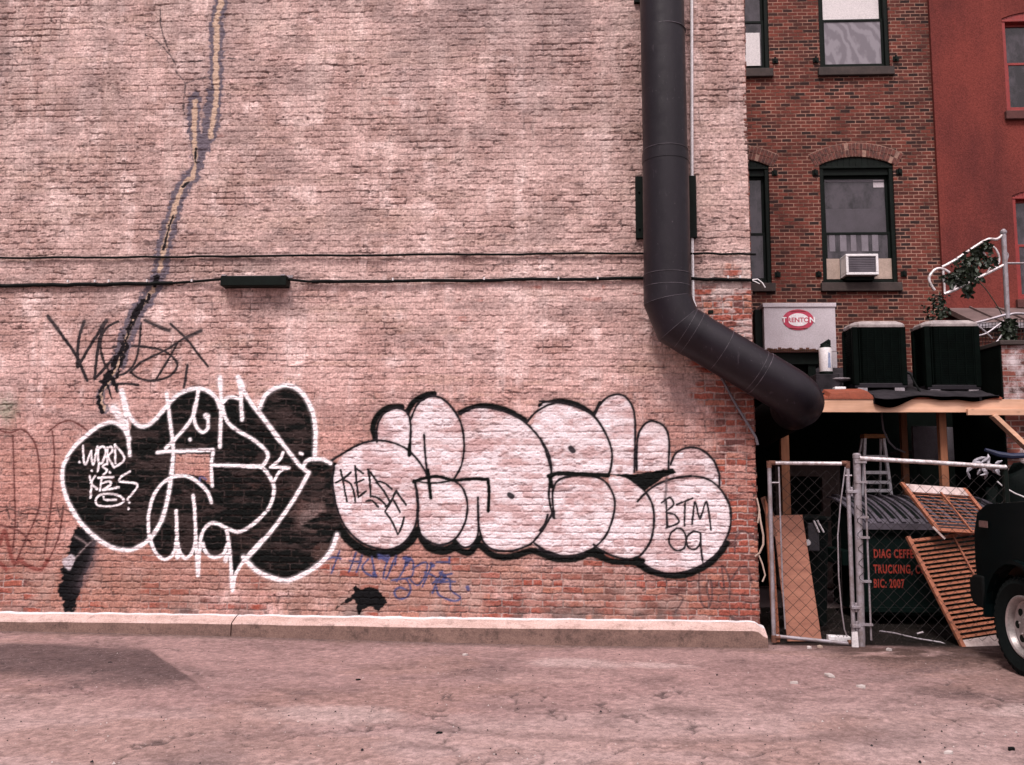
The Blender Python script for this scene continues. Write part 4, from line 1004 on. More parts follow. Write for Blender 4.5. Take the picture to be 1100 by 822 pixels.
b.build('curtain', M['greysheet'], w2)
za, zc = at(920, 299, YR).z, at(920, 277, YR).z
b = MB(); b.box(g2[0]-.03, at(903.5, 290, YR).x, YR+.06, YR+.095, za, zc); b.build('side_panel', M['beige'], w2)
b = MB(); b.box(at(937, 290, YR).x, g2[1]+.04, YR+.06, YR+.095, za, zc); b.build('side_panel', M['beige'], w2)
ac = empty('window_air_conditioner', at(926, 297, YR), 'small white air conditioner sitting in the arched window of the rear building', 'air conditioner')
x0, x1, z0, z1 = at(908.5, 285, 6.3).x, at(943.5, 285, 6.3).x, at(926, 295.5, 6.3).z, at(926, 273, 6.3).z
b = MB(); t = .045
for (a_, c_, d_, e_) in ((x0, x1, z1-t, z1), (x0, x1, z0, z0+t), (x0, x0+t, z0+t, z1-t), (x1-t, x1, z0+t, z1-t)): b.box(a_, c_, 6.28, 6.62, d_, e_)
b.build('casing', M['whiteplastic'], ac, bevel=.008)
b = MB(); b.box(x0+t, x1-t, 6.31, 6.33, z0+t, z1-t)
for i in range(9):
    z = z0+t+.02+i*(z1-z0-2*t-.03)/8; b.box(x0+t, x1-t, 6.298, 6.312, z, z+.012)
b.build('grille', M['greysheet'], ac)
b = MB(); b.box(x0+.04, x1-.04, 6.40, 6.56, z0-.07, z0-.002); b.build('base', M['blackpaint'], ac)

red = empty('red_building', at(1050, 330, 6.45), 'red stucco building with bright red window frames, right of the brick one', 'building', kind='thing')
YS = 6.44
xA = at(1079, 60, YS).x; zU0 = at(1090, 120, YS).z; zU1 = at(1085, 13, YS).z
xB = at(1089.5, 260, YS).x; zL0 = at(1090, 322, YS).z; zL1 = at(1095, 203, YS).z
xC = (xA+xB)/2
ROPS = [(xC, xC+1.15, zL0, zL1, .12), (xC, xC+1.15, zU0, zU1, .12)]
b = MB(); facade(b, xe0+.004, xe0+8, 0, 15, YS, ROPS); b.quad((xe0+.004, YS+.4, 0), (xe0+8, YS+.4, 0), (xe0+8, YS+.4, 15), (xe0+.004, YS+.4, 15))
b.quad((xe0+.004, YS, 0), (xe0+.004, YS+.4, 0), (xe0+.004, YS+.4, 15), (xe0+.004, YS, 15))
b.build('wall', M['stucco'], red)
b = MB(); b.box(xe0+.004, xe0+8, YS, YS+8, 15, 15.3); b.build('roof', M['felt'], red)
M['redsill'] = simple('red_sill', (.10, .03, .026), .85, 0, .4, 8, .2)
for op in ROPS:
    st_ = M['stone']; M['stone'] = M['redsill']
    window(red, op, YS, M['redframe'], M['glass'], M['glass'], (op[2]+op[3])/2-.02, hinge=False, arch=False, fw=.09, head=.12)
    M['stone'] = st_

# low shed with a standing seam roof against the red building
shed = empty('roof_shed', at(1050, 345, 5.9), 'low lean-to with a dull standing seam metal roof below the red building', 'shed', kind='thing')
r0 = at(1013, 331, YS-.01); r1 = at(1013, 348, 5.3)
b = MB(); xl, xr = r0.x, r0.x+6
b.hexa([(xl, 5.3, r1.z-.06), (xr, 5.3, r1.z-.06), (xr, YS-.01, r0.z-.06), (xl, YS-.01, r0.z-.06), (xl, 5.3, r1.z), (xr, 5.3, r1.z), (xr, YS-.01, r0.z), (xl, YS-.01, r0.z)])
for i in range(13):
    x = xl+.01+i*.45; b.beam((x, 5.3, r1.z+.015), (x, YS-.01, r0.z+.015), .02, .035)
b.build('roof', M['slate'], shed)
b = MB(); b.box(xl+.1, xr, 5.42, YS-.02, 0, r1.z-.07); b.build('wall', M['brick_rear'], shed)
b = MB(); b.beam((xl-.02, 5.27, r1.z-.03), (xr, 5.27, r1.z-.03), .05, .09); b.build('gutter', M['galv'], shed)

# ------------------------------------------------------------------ timber deck with roofing felt
YF = 1.60
dk = empty('timber_deck', at(950, 442, YF), 'raised timber deck on posts carrying the cooling units behind the fence', 'deck', kind='thing')
zt = at(950, 429, YF).z; zb = at(950, 443, YF).z; xL = at(846, 440, YF).x; xR = 8.2; YBk = 4.7
slope = .24
b = MB(); b.box(xL, xR, YF, YF+.045, zb, zt); b.build('front_beam', M['lumber'], dk, bevel=.004)
b = MB(); zz = at(1070, 446, YF-.05).z; b.box(at(1040, 440, YF-.05).x, xR, YF-.044, YF-.002, zz, zz+.075); b.build('ledger', M['lumber'], dk, bevel=.004)
for i in range(5):
    b = MB(); x = xL+.05+i*.46; b.beam((x, YF+.05, zb+.06), (x, YBk, zb+.06+slope*(YBk-YF)), .045, .13); b.build('joist', M['post'], dk)
xS = at(1076, 425, YF).x; b = MB(); b.hexa([(xL, YF-.01, zt), (xS, YF-.01, zt), (xS, YBk, zt+slope*(YBk-YF)), (xL, YBk, zt+slope*(YBk-YF)), (xL, YF-.01, zt+.022), (xS, YF-.01, zt+.022), (xS, YBk, zt+.022+slope*(YBk-YF)), (xL, YBk, zt+.022+slope*(YBk-YF))])
b.build('sheathing', M['plyorange'], dk)
def deckz(y): return zt+.03+slope*(y-YF)
# felt: thin wavy sheet draped over the front edge
b = MB(); nxf, nyf = 60, 16; x0, x1 = at(886, 425, YF).x, at(1072, 425, YF).x; th = .006; vs = []; 
for lay_ in (0, 1):
    for j in range(nyf+1):
        for i in range(nxf+1):
            u = i/nxf; x = x0+(x1-x0)*u
            droop = .14*math.exp(-((u-.36)/.10)**2) + .05*math.exp(-((u-.80)/.18)**2)+.012*math.sin(u*31)
            if u < .28: y_edge = YF+.22-.10*u
            elif u < .90: y_edge = YF-.03
            else: y_edge = YF-.02
            t = j/nyf; 
            if j == 0: y = y_edge-.012; z = deckz(max(y_edge, YF))-droop
            elif j == 1: y = y_edge-.012; z = deckz(max(y_edge, YF))+.018-droop*.35
            else: y = y_edge+.03+(YBk-.1-y_edge)*((j-2)/(nyf-2))**1.6; z = deckz(y)+.014+.016*math.sin(u*23+y*5)*math.sin(y*7+u*9)**2
            vs.append((x, y, z-(th if lay_ else 0)))
fs = []; n1 = nxf+1; off = n1*(nyf+1)
for j in range(nyf):
    for i in range(nxf):
        q = (j*n1+i, j*n1+i+1, (j+1)*n1+i+1, (j+1)*n1+i); fs.append(q); fs.append(tuple(off+k for k in reversed(q)))
for i in range(nxf): fs.append((i, off+i, off+i+1, i+1))
b.add(vs, fs); b.build('felt', M['felt'], dk, smooth='auto')
for px in (843, 1013.5):
    b = MB(); x = at(px, 500, YF+.3).x; hw = .05 if px < 900 else .043; b.box(x-hw, x+hw, YF+.26, YF+.34, -.05, zb+.12); b.build('post', M['post'], dk, bevel=.004)
b = MB(); x = at(972, 470, YF+1.3).x; b.box(x-.04, x+.04, YF+1.3, YF+1.38, -.05, zb+.3); b.build('post', M['post'], dk, bevel=.004)
b = MB(); b.box(xR-.2, xR-.1, YF+.1, YF+.2, -.05, zb); b.build('post', M['post'], dk)
b = MB(); b.beam(at(1066, 446, YF-.02), at(1120, 497, YF-.02), .05, .115, (0, 1, 0)); b.build('brace', M['lumber'], dk, bevel=.004)

# back wall of the covered yard, its shade put into the colour
yard = empty('yard_wall', (4.5, 4.9, 0), 'rear wall of the covered yard under the timber deck, coloured dark as its shade', 'wall', kind='thing')
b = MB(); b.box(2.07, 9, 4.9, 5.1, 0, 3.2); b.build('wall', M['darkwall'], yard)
b = MB(); a0, a1 = at(836, 600, 4.7), at(903, 497, 4.7); wa, wb = at(848, 553, 4.7), at(884, 512, 4.7)
for (xa, xb, za_, zb_) in ((a0.x, wa.x, 0.02, a1.z), (wb.x, a1.x, .02, a1.z), (wa.x, wb.x, wb.z, a1.z), (wa.x, wb.x, .02, wa.z)): b.box(xa, xb, 4.74, 4.9, za_, zb_)
b.build('rendered_bay', M['greywall'], yard)
b = MB(); b.box(wa.x, wb.x, 4.86, 4.895, wa.z, wb.z); b.build('window', M['blackpaint'], yard)
for (xa, xb, ya, yb) in ((982, 1008, 495, 458), (1019, 1031, 495, 459)):
    p0, p1 = at(xa, ya, 3.6), at(xb, yb, 3.6); b = MB(); b.box(p0.x, p1.x, 3.6, 3.66, p0.z, p1.z); b.box(p0.x+.05, p0.x+.09, 3.66, 4.9, p0.z+.1, p0.z+.15)
    o = b.build('grey_panel', M['greysheet'], bevel=.004)
    tag(o, 'wider grey metal panel hanging under the deck, left of the wooden post' if xa < 1000 else 'narrow grey metal panel hanging under the deck, right of the wooden post', 'panel', 'grey panels under the deck')
b = MB(); b.tube([at(947, 447, 2.4), at(949, 462, 2.4), at(955, 475, 2.45), at(962, 482, 2.5), at(972, 486, 2.6)], .012, 6); b.tube([at(947, 447, 2.4), at(947, 440, 2.5)], .012, 6)
o = b.build('hanging_cable', M['greysheet'], smooth='auto'); tag(o, 'thin grey cable drooping below the deck above the ladder', 'cable')

# white painted brick pier at right
pier = empty('brick_pier', at(1090, 600, 1.75), 'brick yard wall with flaking white paint and dark coping at the right edge', 'wall', kind='thing')
px0 = at(1079, 430, 1.75).x; pz = at(1090, 371, 1.75).z
b = MB(); b.box(px0, px0+4, 1.75, 3.1, 0, pz); b.build('wall', M['brick_pier'], pier)
b = MB(); b.box(px0-.03, px0+4, 1.71, 3.14, pz+.002, pz+.06); b.build('coping', M['stone'], pier, bevel=.01)
b = MB(); b.box(px0-.02, px0-.003, 1.76, 3.1, 0, pz-.003); b.build('flank', M['darkwall'], pier)  # shaded side of the pier painted as a near-black slab

# ------------------------------------------------------------------ units on the deck
def condenser(px0, px1, pyt, pyb, Y, label):
    a0, a1 = at(px0, pyb, Y), at(px1, pyt, Y); w = a1.x-a0.x; zb_, zt_ = a0.z, a1.z; dp = w*.62
    r = empty('condenser_unit', (a0.x, Y, zb_), label, 'condenser', 'outdoor condensers on the deck')
    cx, cy = a0.x+w/2, Y+dp/2
    def ring(hw, hd, z, c=.11):
        return [(cx-hw+c, cy-hd, z), (cx+hw-c*.5, cy-hd, z), (cx+hw, cy-hd+c*.5, z), (cx+hw, cy+hd-c, z), (cx+hw-c, cy+hd, z), (cx-hw+c, cy+hd, z), (cx-hw, cy+hd-c, z), (cx-hw, cy-hd+c, z)]
    b = MB(); hw, hd = w/2, dp/2
    vs = ring(hw*.97, hd*.97, zb_+.03)+ring(hw*.97, hd*.97, zt_-.05); b.add(vs, [tuple(range(8)), tuple(range(15, 7, -1))]+[(i, (i+1) % 8, 8+(i+1) % 8, 8+i) for i in range(8)])
    b.build('coil_body', M['condenser'], r)
    b = MB(); k = 24
    for i in range(k):
        z = zb_+.07+(zt_-zb_-.16)*i/(k-1)
        vs = ring(hw, hd, z)+ring(hw, hd, z+.010); b.add(vs, [(j, (j+1) % 8, 8+(j+1) % 8, 8+j) for j in range(8)]+[tuple(range(8)), tuple(range(15, 7, -1))])
    for i in range(6):
        x = cx-hw+.08+(2*hw-.16)*i/5; b.box(x-.005, x+.005, cy-hd-.004, cy-hd+.01, zb_+.05, zt_-.06)
    b.build('louvre_guard', M['condenser'], r)
    for (dx, dy) in ((-1, -1), (1, -1), (1, 1), (-1, 1)):
        b = MB(); x, y = cx+dx*(hw-.03), cy+dy*(hd-.03); b.box(x-.035, x+.035, y-.035, y+.035, zb_+.0, zt_-.05); b.build('corner_post', M['condenser'], r, bevel=.01)
    b = MB(); vs = []; prof = [(1.02, zt_-.055), (1.03, zt_-.02), (.98, zt_+.005), (.80, zt_+.030), (.55, zt_+.036), (.50, zt_+.02)]
    for s_, z in prof: vs += ring(hw*s_, hd*s_, z, .09*s_)
    fs = [(i*8+j, i*8+(j+1) % 8, (i+1)*8+(j+1) % 8, (i+1)*8+j) for i in range(len(prof)-1) for j in range(8)]+[tuple(range(7, -1, -1)), tuple((len(prof)-1)*8+j for j in range(8))]
    b.add(vs, fs); b.build('top_cover', M['condtop'], r, bevel=.006)
    b = MB(); b.box(cx-hw*.98, cx+hw*.98, cy-hd*.99, cy+hd, zb_-.03, zb_+.028); b.build('base_pan', M['duct'], r, bevel=.005)
    for sx in (-1, 1):
        b = MB(); b.box(cx+sx*hw*.7-.06, cx+sx*hw*.7+.06, cy-hd, cy+hd, deckz(cy-hd)-.04, zb_-.03); b.build('foot', M['galv'], r)
    return r
condenser(918, 972, 347, 414, 2.05, 'dark green condenser with pale top, next to the white spray canister on the deck')
condenser(996, 1051, 346, 416, 2.0, 'dark green condenser with pale top, below the vine covered railing')
b = MB(); b.tube([at(972, 400, 2.3), at(978, 402, 2.2), at(983, 412, 2.1), at(988, 420, 2.0), at(990, 424, 1.9)], .012, 8); o = b.build('refrigerant_line', M['cable'], smooth='auto'); tag(o, 'black hose sagging between the two dark condensers', 'hose')
un = empty('refrigeration_unit', at(858, 378, 2.9), 'pale grey refrigeration cabinet with a red oval badge on the deck beside the duct', 'refrigeration unit')
a0, a1 = at(821.5, 378, 2.7), at(897, 326, 2.7); dp = .75
b = MB(); b.box(a0.x, a1.x, 2.7, 2.7+dp, a0.z, a1.z); b.build('cabinet', M['unitgrey'], un, bevel=.008)
b = MB(); b.box(a0.x-.012, a1.x+.012, 2.685, 2.7+dp, a1.z-.05, a1.z+.006); b.build('lid', M['unitgrey'], un, bevel=.006)
b = MB(); z5 = at(850, 378, 2.7).z
for i in range(26):
    x = a0.x+.005+(at(882, 370, 2.7).x-a0.x-.01)*i/26; b.box(x, x+.045, 2.694, 2.70, z5+.002, z5+.028+.03*random.random()*(.4+abs(math.sin(i*.7))))
b.build('rust_edge', M['rust'], un)
b = MB(); xs_ = at(887, 378, 2.7).x; b.box(xs_, a1.x, 2.70, 2.76, at(890, 395, 2.7).z, a0.z-.002); b.build('side_flange', M['unitgrey'], un)
b = MB(); xk = at(808, 360, 2.95).x; b.box(xk, a0.x-.004, 2.78, 2.7+dp, at(808, 382, 2.95).z, at(808, 335, 2.95).z); b.build('dark_side', M['blackpaint'], un, bevel=.01)  # near-black box set over the cabinet's left side
b = MB(); lz = deckz(2.7)
b.box(a0.x+.03, a1.x-.12, 2.76, 2.7+dp, a0.z-.16, a0.z-.003)
for x in (a0.x+.10, a1.x-.36): b.box(x, x+.10, 2.78, 2.9, lz-.05, a0.z-.16); b.box(x, x+.10, 3.2, 3.32, lz-.05, a0.z-.16)
b.box(a0.x+.25, a0.x+.6, 2.9, 3.2, lz-.03, a0.z-.16)
b.build('stand', M['blackpaint'], un)
ec = at(857.5, 343.5, 2.69); ew, eh = .205, .142
def ell(w, h, y0, y1, k=48): return [(ec.x+w*math.cos(2*math.pi*i/k), ec.z+h*math.sin(2*math.pi*i/k)) for i in range(k)]
b = MB(); b.prism(ell(ew, eh, 0, 0), 2.694, 2.699); bd = b.build('badge', M['pink'], un)
b = MB(); b.prism(ell(ew*.68, eh*.62, 0, 0), 2.6915, 2.6939); b.build('oval', M['whiteplastic'], bd)
w_ = text('lettering', 'RENTO', .088, (ec.x, 2.6912, ec.z-.033), (1, 0, 0), (0, 0, 1), M['pink'], bd, .0005, 'CENTER', 1.0, .0022)
for ch, dx_ in (('T', -.186), ('N', .186)): text('lettering', ch, .10, (ec.x+dx_, 2.6898, ec.z-.036), (1, 0, 0), (0, 0, 1), M['whiteplastic'], bd, .0006, 'CENTER', 1.0, .003)
b = MB(); b.tube([(ec.x-.12, 2.6932, ec.z-eh*.78), (ec.x, 2.6932, ec.z-eh*.86), (ec.x+.12, 2.6932, ec.z-eh*.78)], .006, 6); b.tube([(ec.x-.10, 2.6932, ec.z+eh*.80), (ec.x, 2.6932, ec.z+eh*.87), (ec.x+.10, 2.6932, ec.z+eh*.80)], .005, 6); b.build('arc_mark', M['redframe'], bd)

can = empty('gas_canister', at(888, 403, 2.3), 'white cylinder with a black cap standing in front of the grey cabinet', 'canister')
c0, c1_ = at(887.5, 402.5, 2.3), at(887.5, 374, 2.3); r_ = .082; H = c1_.z-c0.z
b = MB(); b.lathe((c0.x, 2.3, c0.z+.02), [(r_*.9, 0), (r_, .02), (r_, H-.05), (r_*.92, H-.02)], 20); b.build('body', M['whiteplastic'], can, smooth='auto')
b = MB(); b.lathe((c0.x, 2.3, c0.z), [(r_*1.02, 0), (r_*1.02, .035)], 20); b.build('foot', M['blackpaint'], can)
b = MB(); b.lathe((c0.x, 2.3, c0.z+H), [(r_*.88, 0), (r_*.80, .03), (r_*.35, .055)], 16); b.beam((c0.x-.06, 2.28, c0.z+H+.035), (c0.x+.045, 2.28, c0.z+H+.10), .05, .03); b.box(c0.x+.02, c0.x+.06, 2.26, 2.32, c0.z+H+.03, c0.z+H+.10); b.build('cap', M['blackpaint'], can, bevel=.004)
M['bluelabel'] = simple('blue_label', (.30, .36, .52), .5, 0, .3, 20, 0)
b = MB(); b.hexa([(c0.x+.0, 2.3-r_-.002, c0.z+.08), (c0.x+.04, 2.3-r_*.88-.004, c0.z+.08), (c0.x+.04, 2.3-r_*.80, c0.z+.08), (c0.x, 2.3-r_*.85, c0.z+.08), (c0.x+.01, 2.3-r_-.002, c0.z+.28), (c0.x+.035, 2.3-r_*.88-.004, c0.z+.27), (c0.x+.035, 2.3-r_*.8, c0.z+.27), (c0.x+.01, 2.3-r_*.85, c0.z+.28)]); b.build('sticker', M['bluelabel'], can)
b = MB(); b.box(c0.x-.16, c0.x+.14, 2.2, 2.5, deckz(2.2)-.02, c0.z-.003); o = b.build('timber_block', M['felt'], bevel=.01); tag(o, 'dark block under the white canister on the deck', 'block')
dsh = at(900, 408, 2.35)
b = MB(); b.lathe((dsh.x, 2.35, dsh.z-.035), [(.04, -.10), (.05, 0), (.17, .012), (.19, .03), (.17, .045), (.03, .055)], 28); o = b.build('vent_cap', M['galv'], smooth='auto'); tag(o, 'round grey metal vent cap between canister and condenser', 'vent cap')
b = MB(); p = at(903, 418, 2.0); b.box(p.x-.07, p.x+.07, 2.0, 2.1, deckz(2.0)-.01, p.z+.03); o = b.build('foam_block', M['whiteplastic'], bevel=.01); tag(o, 'small white block on the deck at the foot of the first condenser', 'block')
# sheathing offcut on the deck edge
b = MB(); p0, p1 = at(889, 429.5, YF-.01), at(943, 420, YF-.01); b.hexa([(p0.x, YF+.0, p0.z), (p1.x, YF+.0, p0.z), (p1.x, YF+.3, p0.z+.06), (p0.x, YF+.3, p0.z+.06), (p0.x+.05, YF+.01, p1.z-.03), (p1.x-.12, YF+.01, p1.z), (p1.x-.1, YF+.3, p1.z+.06), (p0.x+.05, YF+.3, p1.z+.05)])
o = b.build('plywood_offcut', M['plyorange'], bevel=.003); tag(o, 'reddish plywood offcut lying along the front edge of the deck', 'board')

# ------------------------------------------------------------------ vine covered scroll railing and pole
YV = 3.4
rl = empty('scroll_railing', at(1080, 380, YV), 'grey steel pole with a sloping scroll railing above the right condenser', 'railing')
b = MB(); b.tube([(at(1078, 250, YV).x, YV, at(1078, 250, YV).z), (at(1082, 345, YV).x, YV, at(1082, 372, YV).z-.35)], .034, 12); b.lathe(at(1078, 250, YV), [(.045, -.01), (.045, .02), (.02, .05)], 12); b.build('pole', M['galv'], rl, smooth='auto')
b = MB()
def V(l): return [at(x, y, YV) for x, y in crom(l, 4)]
b.tube(V([(1077,252),(1071,257),(1062,257),(1052,262),(1040,270),(1025,280),(1012,287)]), .020, 8)
b.tube(V([(1078,285),(1066,291),(1050,299),(1035,307),(1022,313),(1014,316)]), .022, 8)
b.tube(V([(1020,293),(1013,289),(1006,289),(1001,293),(998,299),(1000,306),(1004,312)]), .020, 8)
b.tube(V([(1062,263),(1069,267),(1073,275),(1073,282),(1069,287)]), .015, 8)
b.tube(V([(1013,291),(1014,302),(1015,316)]), .017, 8)
b.tube(V([(1014,316),(1022,312),(1027,307),(1028,301)]), .016, 8)
b.tube(V([(1050,268),(1056,271),(1060,277)]), .014, 8); b.tube(V([(1054,298),(1060,293),(1064,287)]), .012, 8)
b.build('scrolls', M['galv_bright'], rl, smooth='auto')
b = MB(); b.tube(V([(1079,283),(1090,283),(1105,283)]), .016, 6); b.build('rail', M['galv'], rl, smooth='auto')
b = MB(); b.tube(V([(1080,270),(1083,274),(1081,282)]), .010, 6); b.build('rail', M['galv'], rl, smooth='auto')
b = MB(); b.tube(V([(1081,340),(1090,337),(1110,338)]), .020, 6); b.build('rail', M['galv'], rl, smooth='auto')
b = MB(); b.tube(V([(1040,349),(1060,344),(1081,338)]), .020, 6); b.build('rail', M['galv'], rl, smooth='auto')
b = MB(); b.tube(V([(1078,345),(1070,351),(1060,358),(1050,361)]), .013, 6); b.build('rail', M['galv'], rl, smooth='auto')
b = MB(); b.tube(V([(1050,350),(1058,356),(1066,364)]), .012, 6); b.build('rail', M['galv'], rl, smooth='auto')
b = MB(); b.tube(V([(1085,367),(1100,368),(1110,368)]), .022, 6); b.build('rail', M['galv'], rl, smooth='auto')
b = MB(); b.tube(V([(1052,378),(1062,374),(1072,366),(1078,356)]), .014, 6); b.build('rail', M['galv'], rl, smooth='auto')
b = MB()
p0, p1, p2, p3 = at(1052, 348, YV+.05), at(1110, 342, YV+.05), at(1110, 370, YV+.05), at(1052, 376, YV+.05)
for i in range(18):
    t = i/17
    b.tube([p0.lerp(p1, t), p3.lerp(p2, t)], .004, 4)
for i in range(9):
    t = i/8; b.tube([p0.lerp(p3, t), p1.lerp(p2, t)], .004, 4)
b.build('mesh_panel', M['wire'], rl)
def leaves(b, c, r, n, size):
    for _ in range(n):
        d = Vector((random.gauss(0, 1), random.gauss(0, 1), random.gauss(0, 1))).normalized()*r*random.random()**.45
        p = Vector(c)+Vector((d.x, d.y*.7, d.z)); s_ = size*random.uniform(.6, 1.3)
        a = Vector((random.gauss(0, 1), random.gauss(0, .6), random.gauss(-.3, .8))).normalized(); e = a.cross(Vector((random.random(), 1, random.random()))).normalized(); nn = a.cross(e)*.12*s_
        b.add([p, p+a*s_*.35+e*s_*.30+nn, p+a*s_*.7+e*s_*.2, p+a*s_, p+a*s_*.7-e*s_*.2, p+a*s_*.35-e*s_*.30+nn], [(0, 1, 2, 3), (0, 3, 4, 5)])
vine = empty('vine', at(1040, 300, YV), 'dark leafy vine tangled in the sloping scroll railing', 'vine')
b = MB()
for (x, y, r, n) in ((1058,266,.11,40),(1046,276,.15,55),(1036,288,.18,75),(1046,292,.15,60),(1030,295,.12,45),(1060,280,.11,45),(1026,302,.10,36),(1038,305,.11,46),(1018,298,.07,22),(1039,314,.07,22)):
    leaves(b, at(x, y, YV-.02), r, n, .085)
b.build('foliage', M['leaf'], vine)
b = MB(); b.tube(V([(1080,345),(1072,330),(1060,312),(1050,300),(1045,285),(1052,272),(1060,264)]), .007, 5); b.tube(V([(1045,290),(1036,296),(1026,298),(1018,300)]), .006, 5); b.build('stem', M['leaf'], vine)
vine2 = MB()
for (x, y, r, n) in ((1083,350,.10,60),(1082,362,.10,60),(1078,372,.08,40)): leaves(vine2, at(x, y, YV-.02), r, n, .09)
o = vine2.build('ivy', M['leaf']); tag(o, 'dark ivy clump at the foot of the grey steel pole', 'ivy')
vine3 = MB()
for (x, y, r, n) in ((1010,322,.14,26),(1002,330,.20,30),(1013,334,.12,26),(1006,340,.2,26)): leaves(vine3, at(x, y, 5.2), r, n, .075)
o = vine3.build('ivy', M['leaf']); tag(o, 'sparse dark ivy on the corner of the brick building above the right condenser', 'ivy')

# ------------------------------------------------------------------ gate and fence
def chainlink(b, P, u, v, W, Hh, pitch=.062, r=.0021, bulge=None):
    """woven diamond mesh on the rectangle P + u*s + v*t; each wire a zigzag"""
    u = Vector(u); v = Vector(v); nrm = u.cross(v).normalized()*.0026; k = int(W/pitch)+2
    for i in range(-1, k):
        s0 = i*pitch; pts = []; t = 0.0; j = 0
        while t <= Hh+1e-6:
            s = s0+(pitch if (j+i) % 2 else 0); s = min(max(s, 0), W)
            pts.append(Vector(P)+u*s+v*t+nrm*(1 if j % 2 else -1)); t += pitch*.98; j += 1
        # flat ribbon of 3 sides is enough at this size
        if len(pts) > 1: zig(b, pts, r)
def zig(b, pts, r):
    for a, c in zip(pts[:-1], pts[1:]):
        if (c-a).length < 1e-4: continue
        b.tube([a, c], r, 4, cap=False)
gate = empty('fence_gate', at(829, 690, -.02), 'narrow chain link gate standing shut beside the wall corner', 'gate')
Yg = -.02; gl, gr_, gt, gb = at(829.5, 600, Yg), at(913.5, 600, Yg), at(870, 497.5, Yg).z, at(870, 689, Yg).z+.015
gxl, gxr = at(829, 600, Yg).x, at(914, 600, Yg).x; rg = .021
b = MB(); b.tube([(gxl, Yg, gb), (gxl, Yg, gt)], rg, 10); b.tube([(gxr, Yg, gb-.02), (gxr, Yg, gt)], rg, 10); b.build('upright', M['galv'], gate, smooth='auto')
b = MB(); b.tube([(gxl+.03, Yg, gt), (gxr-.03, Yg, gt-.005)], rg*.95, 10); b.build('top_rail', M['galv_bright'], gate, smooth='auto')
b = MB(); b.tube([(gxl+.02, Yg, gb+.03), (gxr-.02, Yg, gb-.035)], rg*.9, 10); b.build('bottom_rail', M['galv'], gate, smooth='auto')
b = MB()
for (x, z) in ((gxl, gt), (gxr, gt), (gxl, gb+.02), (gxr, gb-.02)): 
    s_ = 1 if x == gxl else -1; b.tube([(x, Yg, z-.05), (x, Yg, z+.02)], rg*1.25, 10); b.tube([(x, Yg, z), (x+s_*.06, Yg, z)], rg*1.2, 10)
b.build('corner_fitting', M['rust'], gate, smooth='auto')
b = MB(); xa = at(837, 520, Yg).x; b.tube([(xa, Yg, gt-.04), (xa+.005, Yg, gt-1.2), (xa+.02, Yg, gb+.1)], .008, 6); b.tube([(gxl, Yg, gt-.20), (xa, Yg, gt-.20)], .009, 6)
b.tube([at(908, 502, Yg-.02), at(903, 540, Yg-.02), at(900, 575, Yg-.03), at(901, 620, Yg-.03), at(904, 655, Yg-.03), at(907, 676, Yg-.02), at(910, 684, Yg-.02)], .007, 6); b.tube([at(906, 511, Yg-.01), at(915, 511, Yg-.01)], .010, 6)
b.build('tension_bar', M['galv'], gate, smooth='auto')
b = MB(); chainlink(b, (gxl+.012, Yg, gb+.03), (1, 0, 0), (0, 0, 1), (at(902, 600, Yg).x-gxl), gt-gb-.05); b.build('chain_link', M['wire'], gate)
fence = empty('chain_link_fence', at(923, 697, -.02), 'chain link fence panel with a thick grey post in front of the dumpster', 'fence')
fx, fy = at(924, 600, -.02).x, -.02; fz = at(924, 489, -.02).z; fb = 0
b = MB(); b.tube([(fx-.02, fy, -.05), (fx+.005, fy, fz)], .037, 14); b.lathe((fx+.005, fy, fz), [(.042, -.03), (.042, .005), (.025, .02)], 14); b.build('post', M['galv'], fence, smooth='auto')
rA = Vector((fx+.02, fy-.03, at(924, 492.5, -.05).z)); rB = at(1078, 502, .08)
b = MB(); b.tube([rA, rA.lerp(rB, .5)+Vector((0, 0, .004)), rB], .0235, 10); b.lathe(rB, [(.024, 0), (.026, .02), (.018, .03)], 10, 'x'); b.build('top_rail', M['galv_bright'], fence, smooth='auto')
b = MB(); xt = at(932.5, 600, -.03).x; b.tube([(xt, -.03, .06), (xt, -.03, rA.z-.02)], .010, 8)
for z in (.20, .62, 1.05, 1.25, 1.6, 1.80): b.box(fx-.03, xt+.014, -.060, -.020, z, z+.022)
b.build('tension_bar', M['galv'], fence)
for z in (.18, .36, 1.50): b = MB(); b.box(gxr-.02, fx+.0, -.055, .01, z, z+.03); b.tube([(gxr+.03, -.03, z-.03), (gxr+.03, -.03, z+.06)], .014, 8); b.build('hinge', M['galv'], fence, bevel=.003)
b = MB(); un_ = (Vector((rB.x, rB.y, 0))-Vector((xt, -.03, 0))); Wf = un_.length; un_.normalize()
chainlink(b, (xt, -.03, .05), un_, (0, 0, 1), Wf, 1.70, r=.0020); b.build('chain_link', M['wire'], fence)
b = MB(); b.tube([(rB.x+.02, rB.y+.02, -.05), (rB.x+.02, rB.y+.02, rB.z)], .03, 10); b.build('end_post', M['blackpaint'], fence)
b = MB(); b.tube([Vector((fx, fy-.038, .6+i*.02))+Vector((.03*math.cos(i*.9), -.0, 0)) for i in range(40)], .003, 4); b.build('tie_wire', M['wire'], fence)

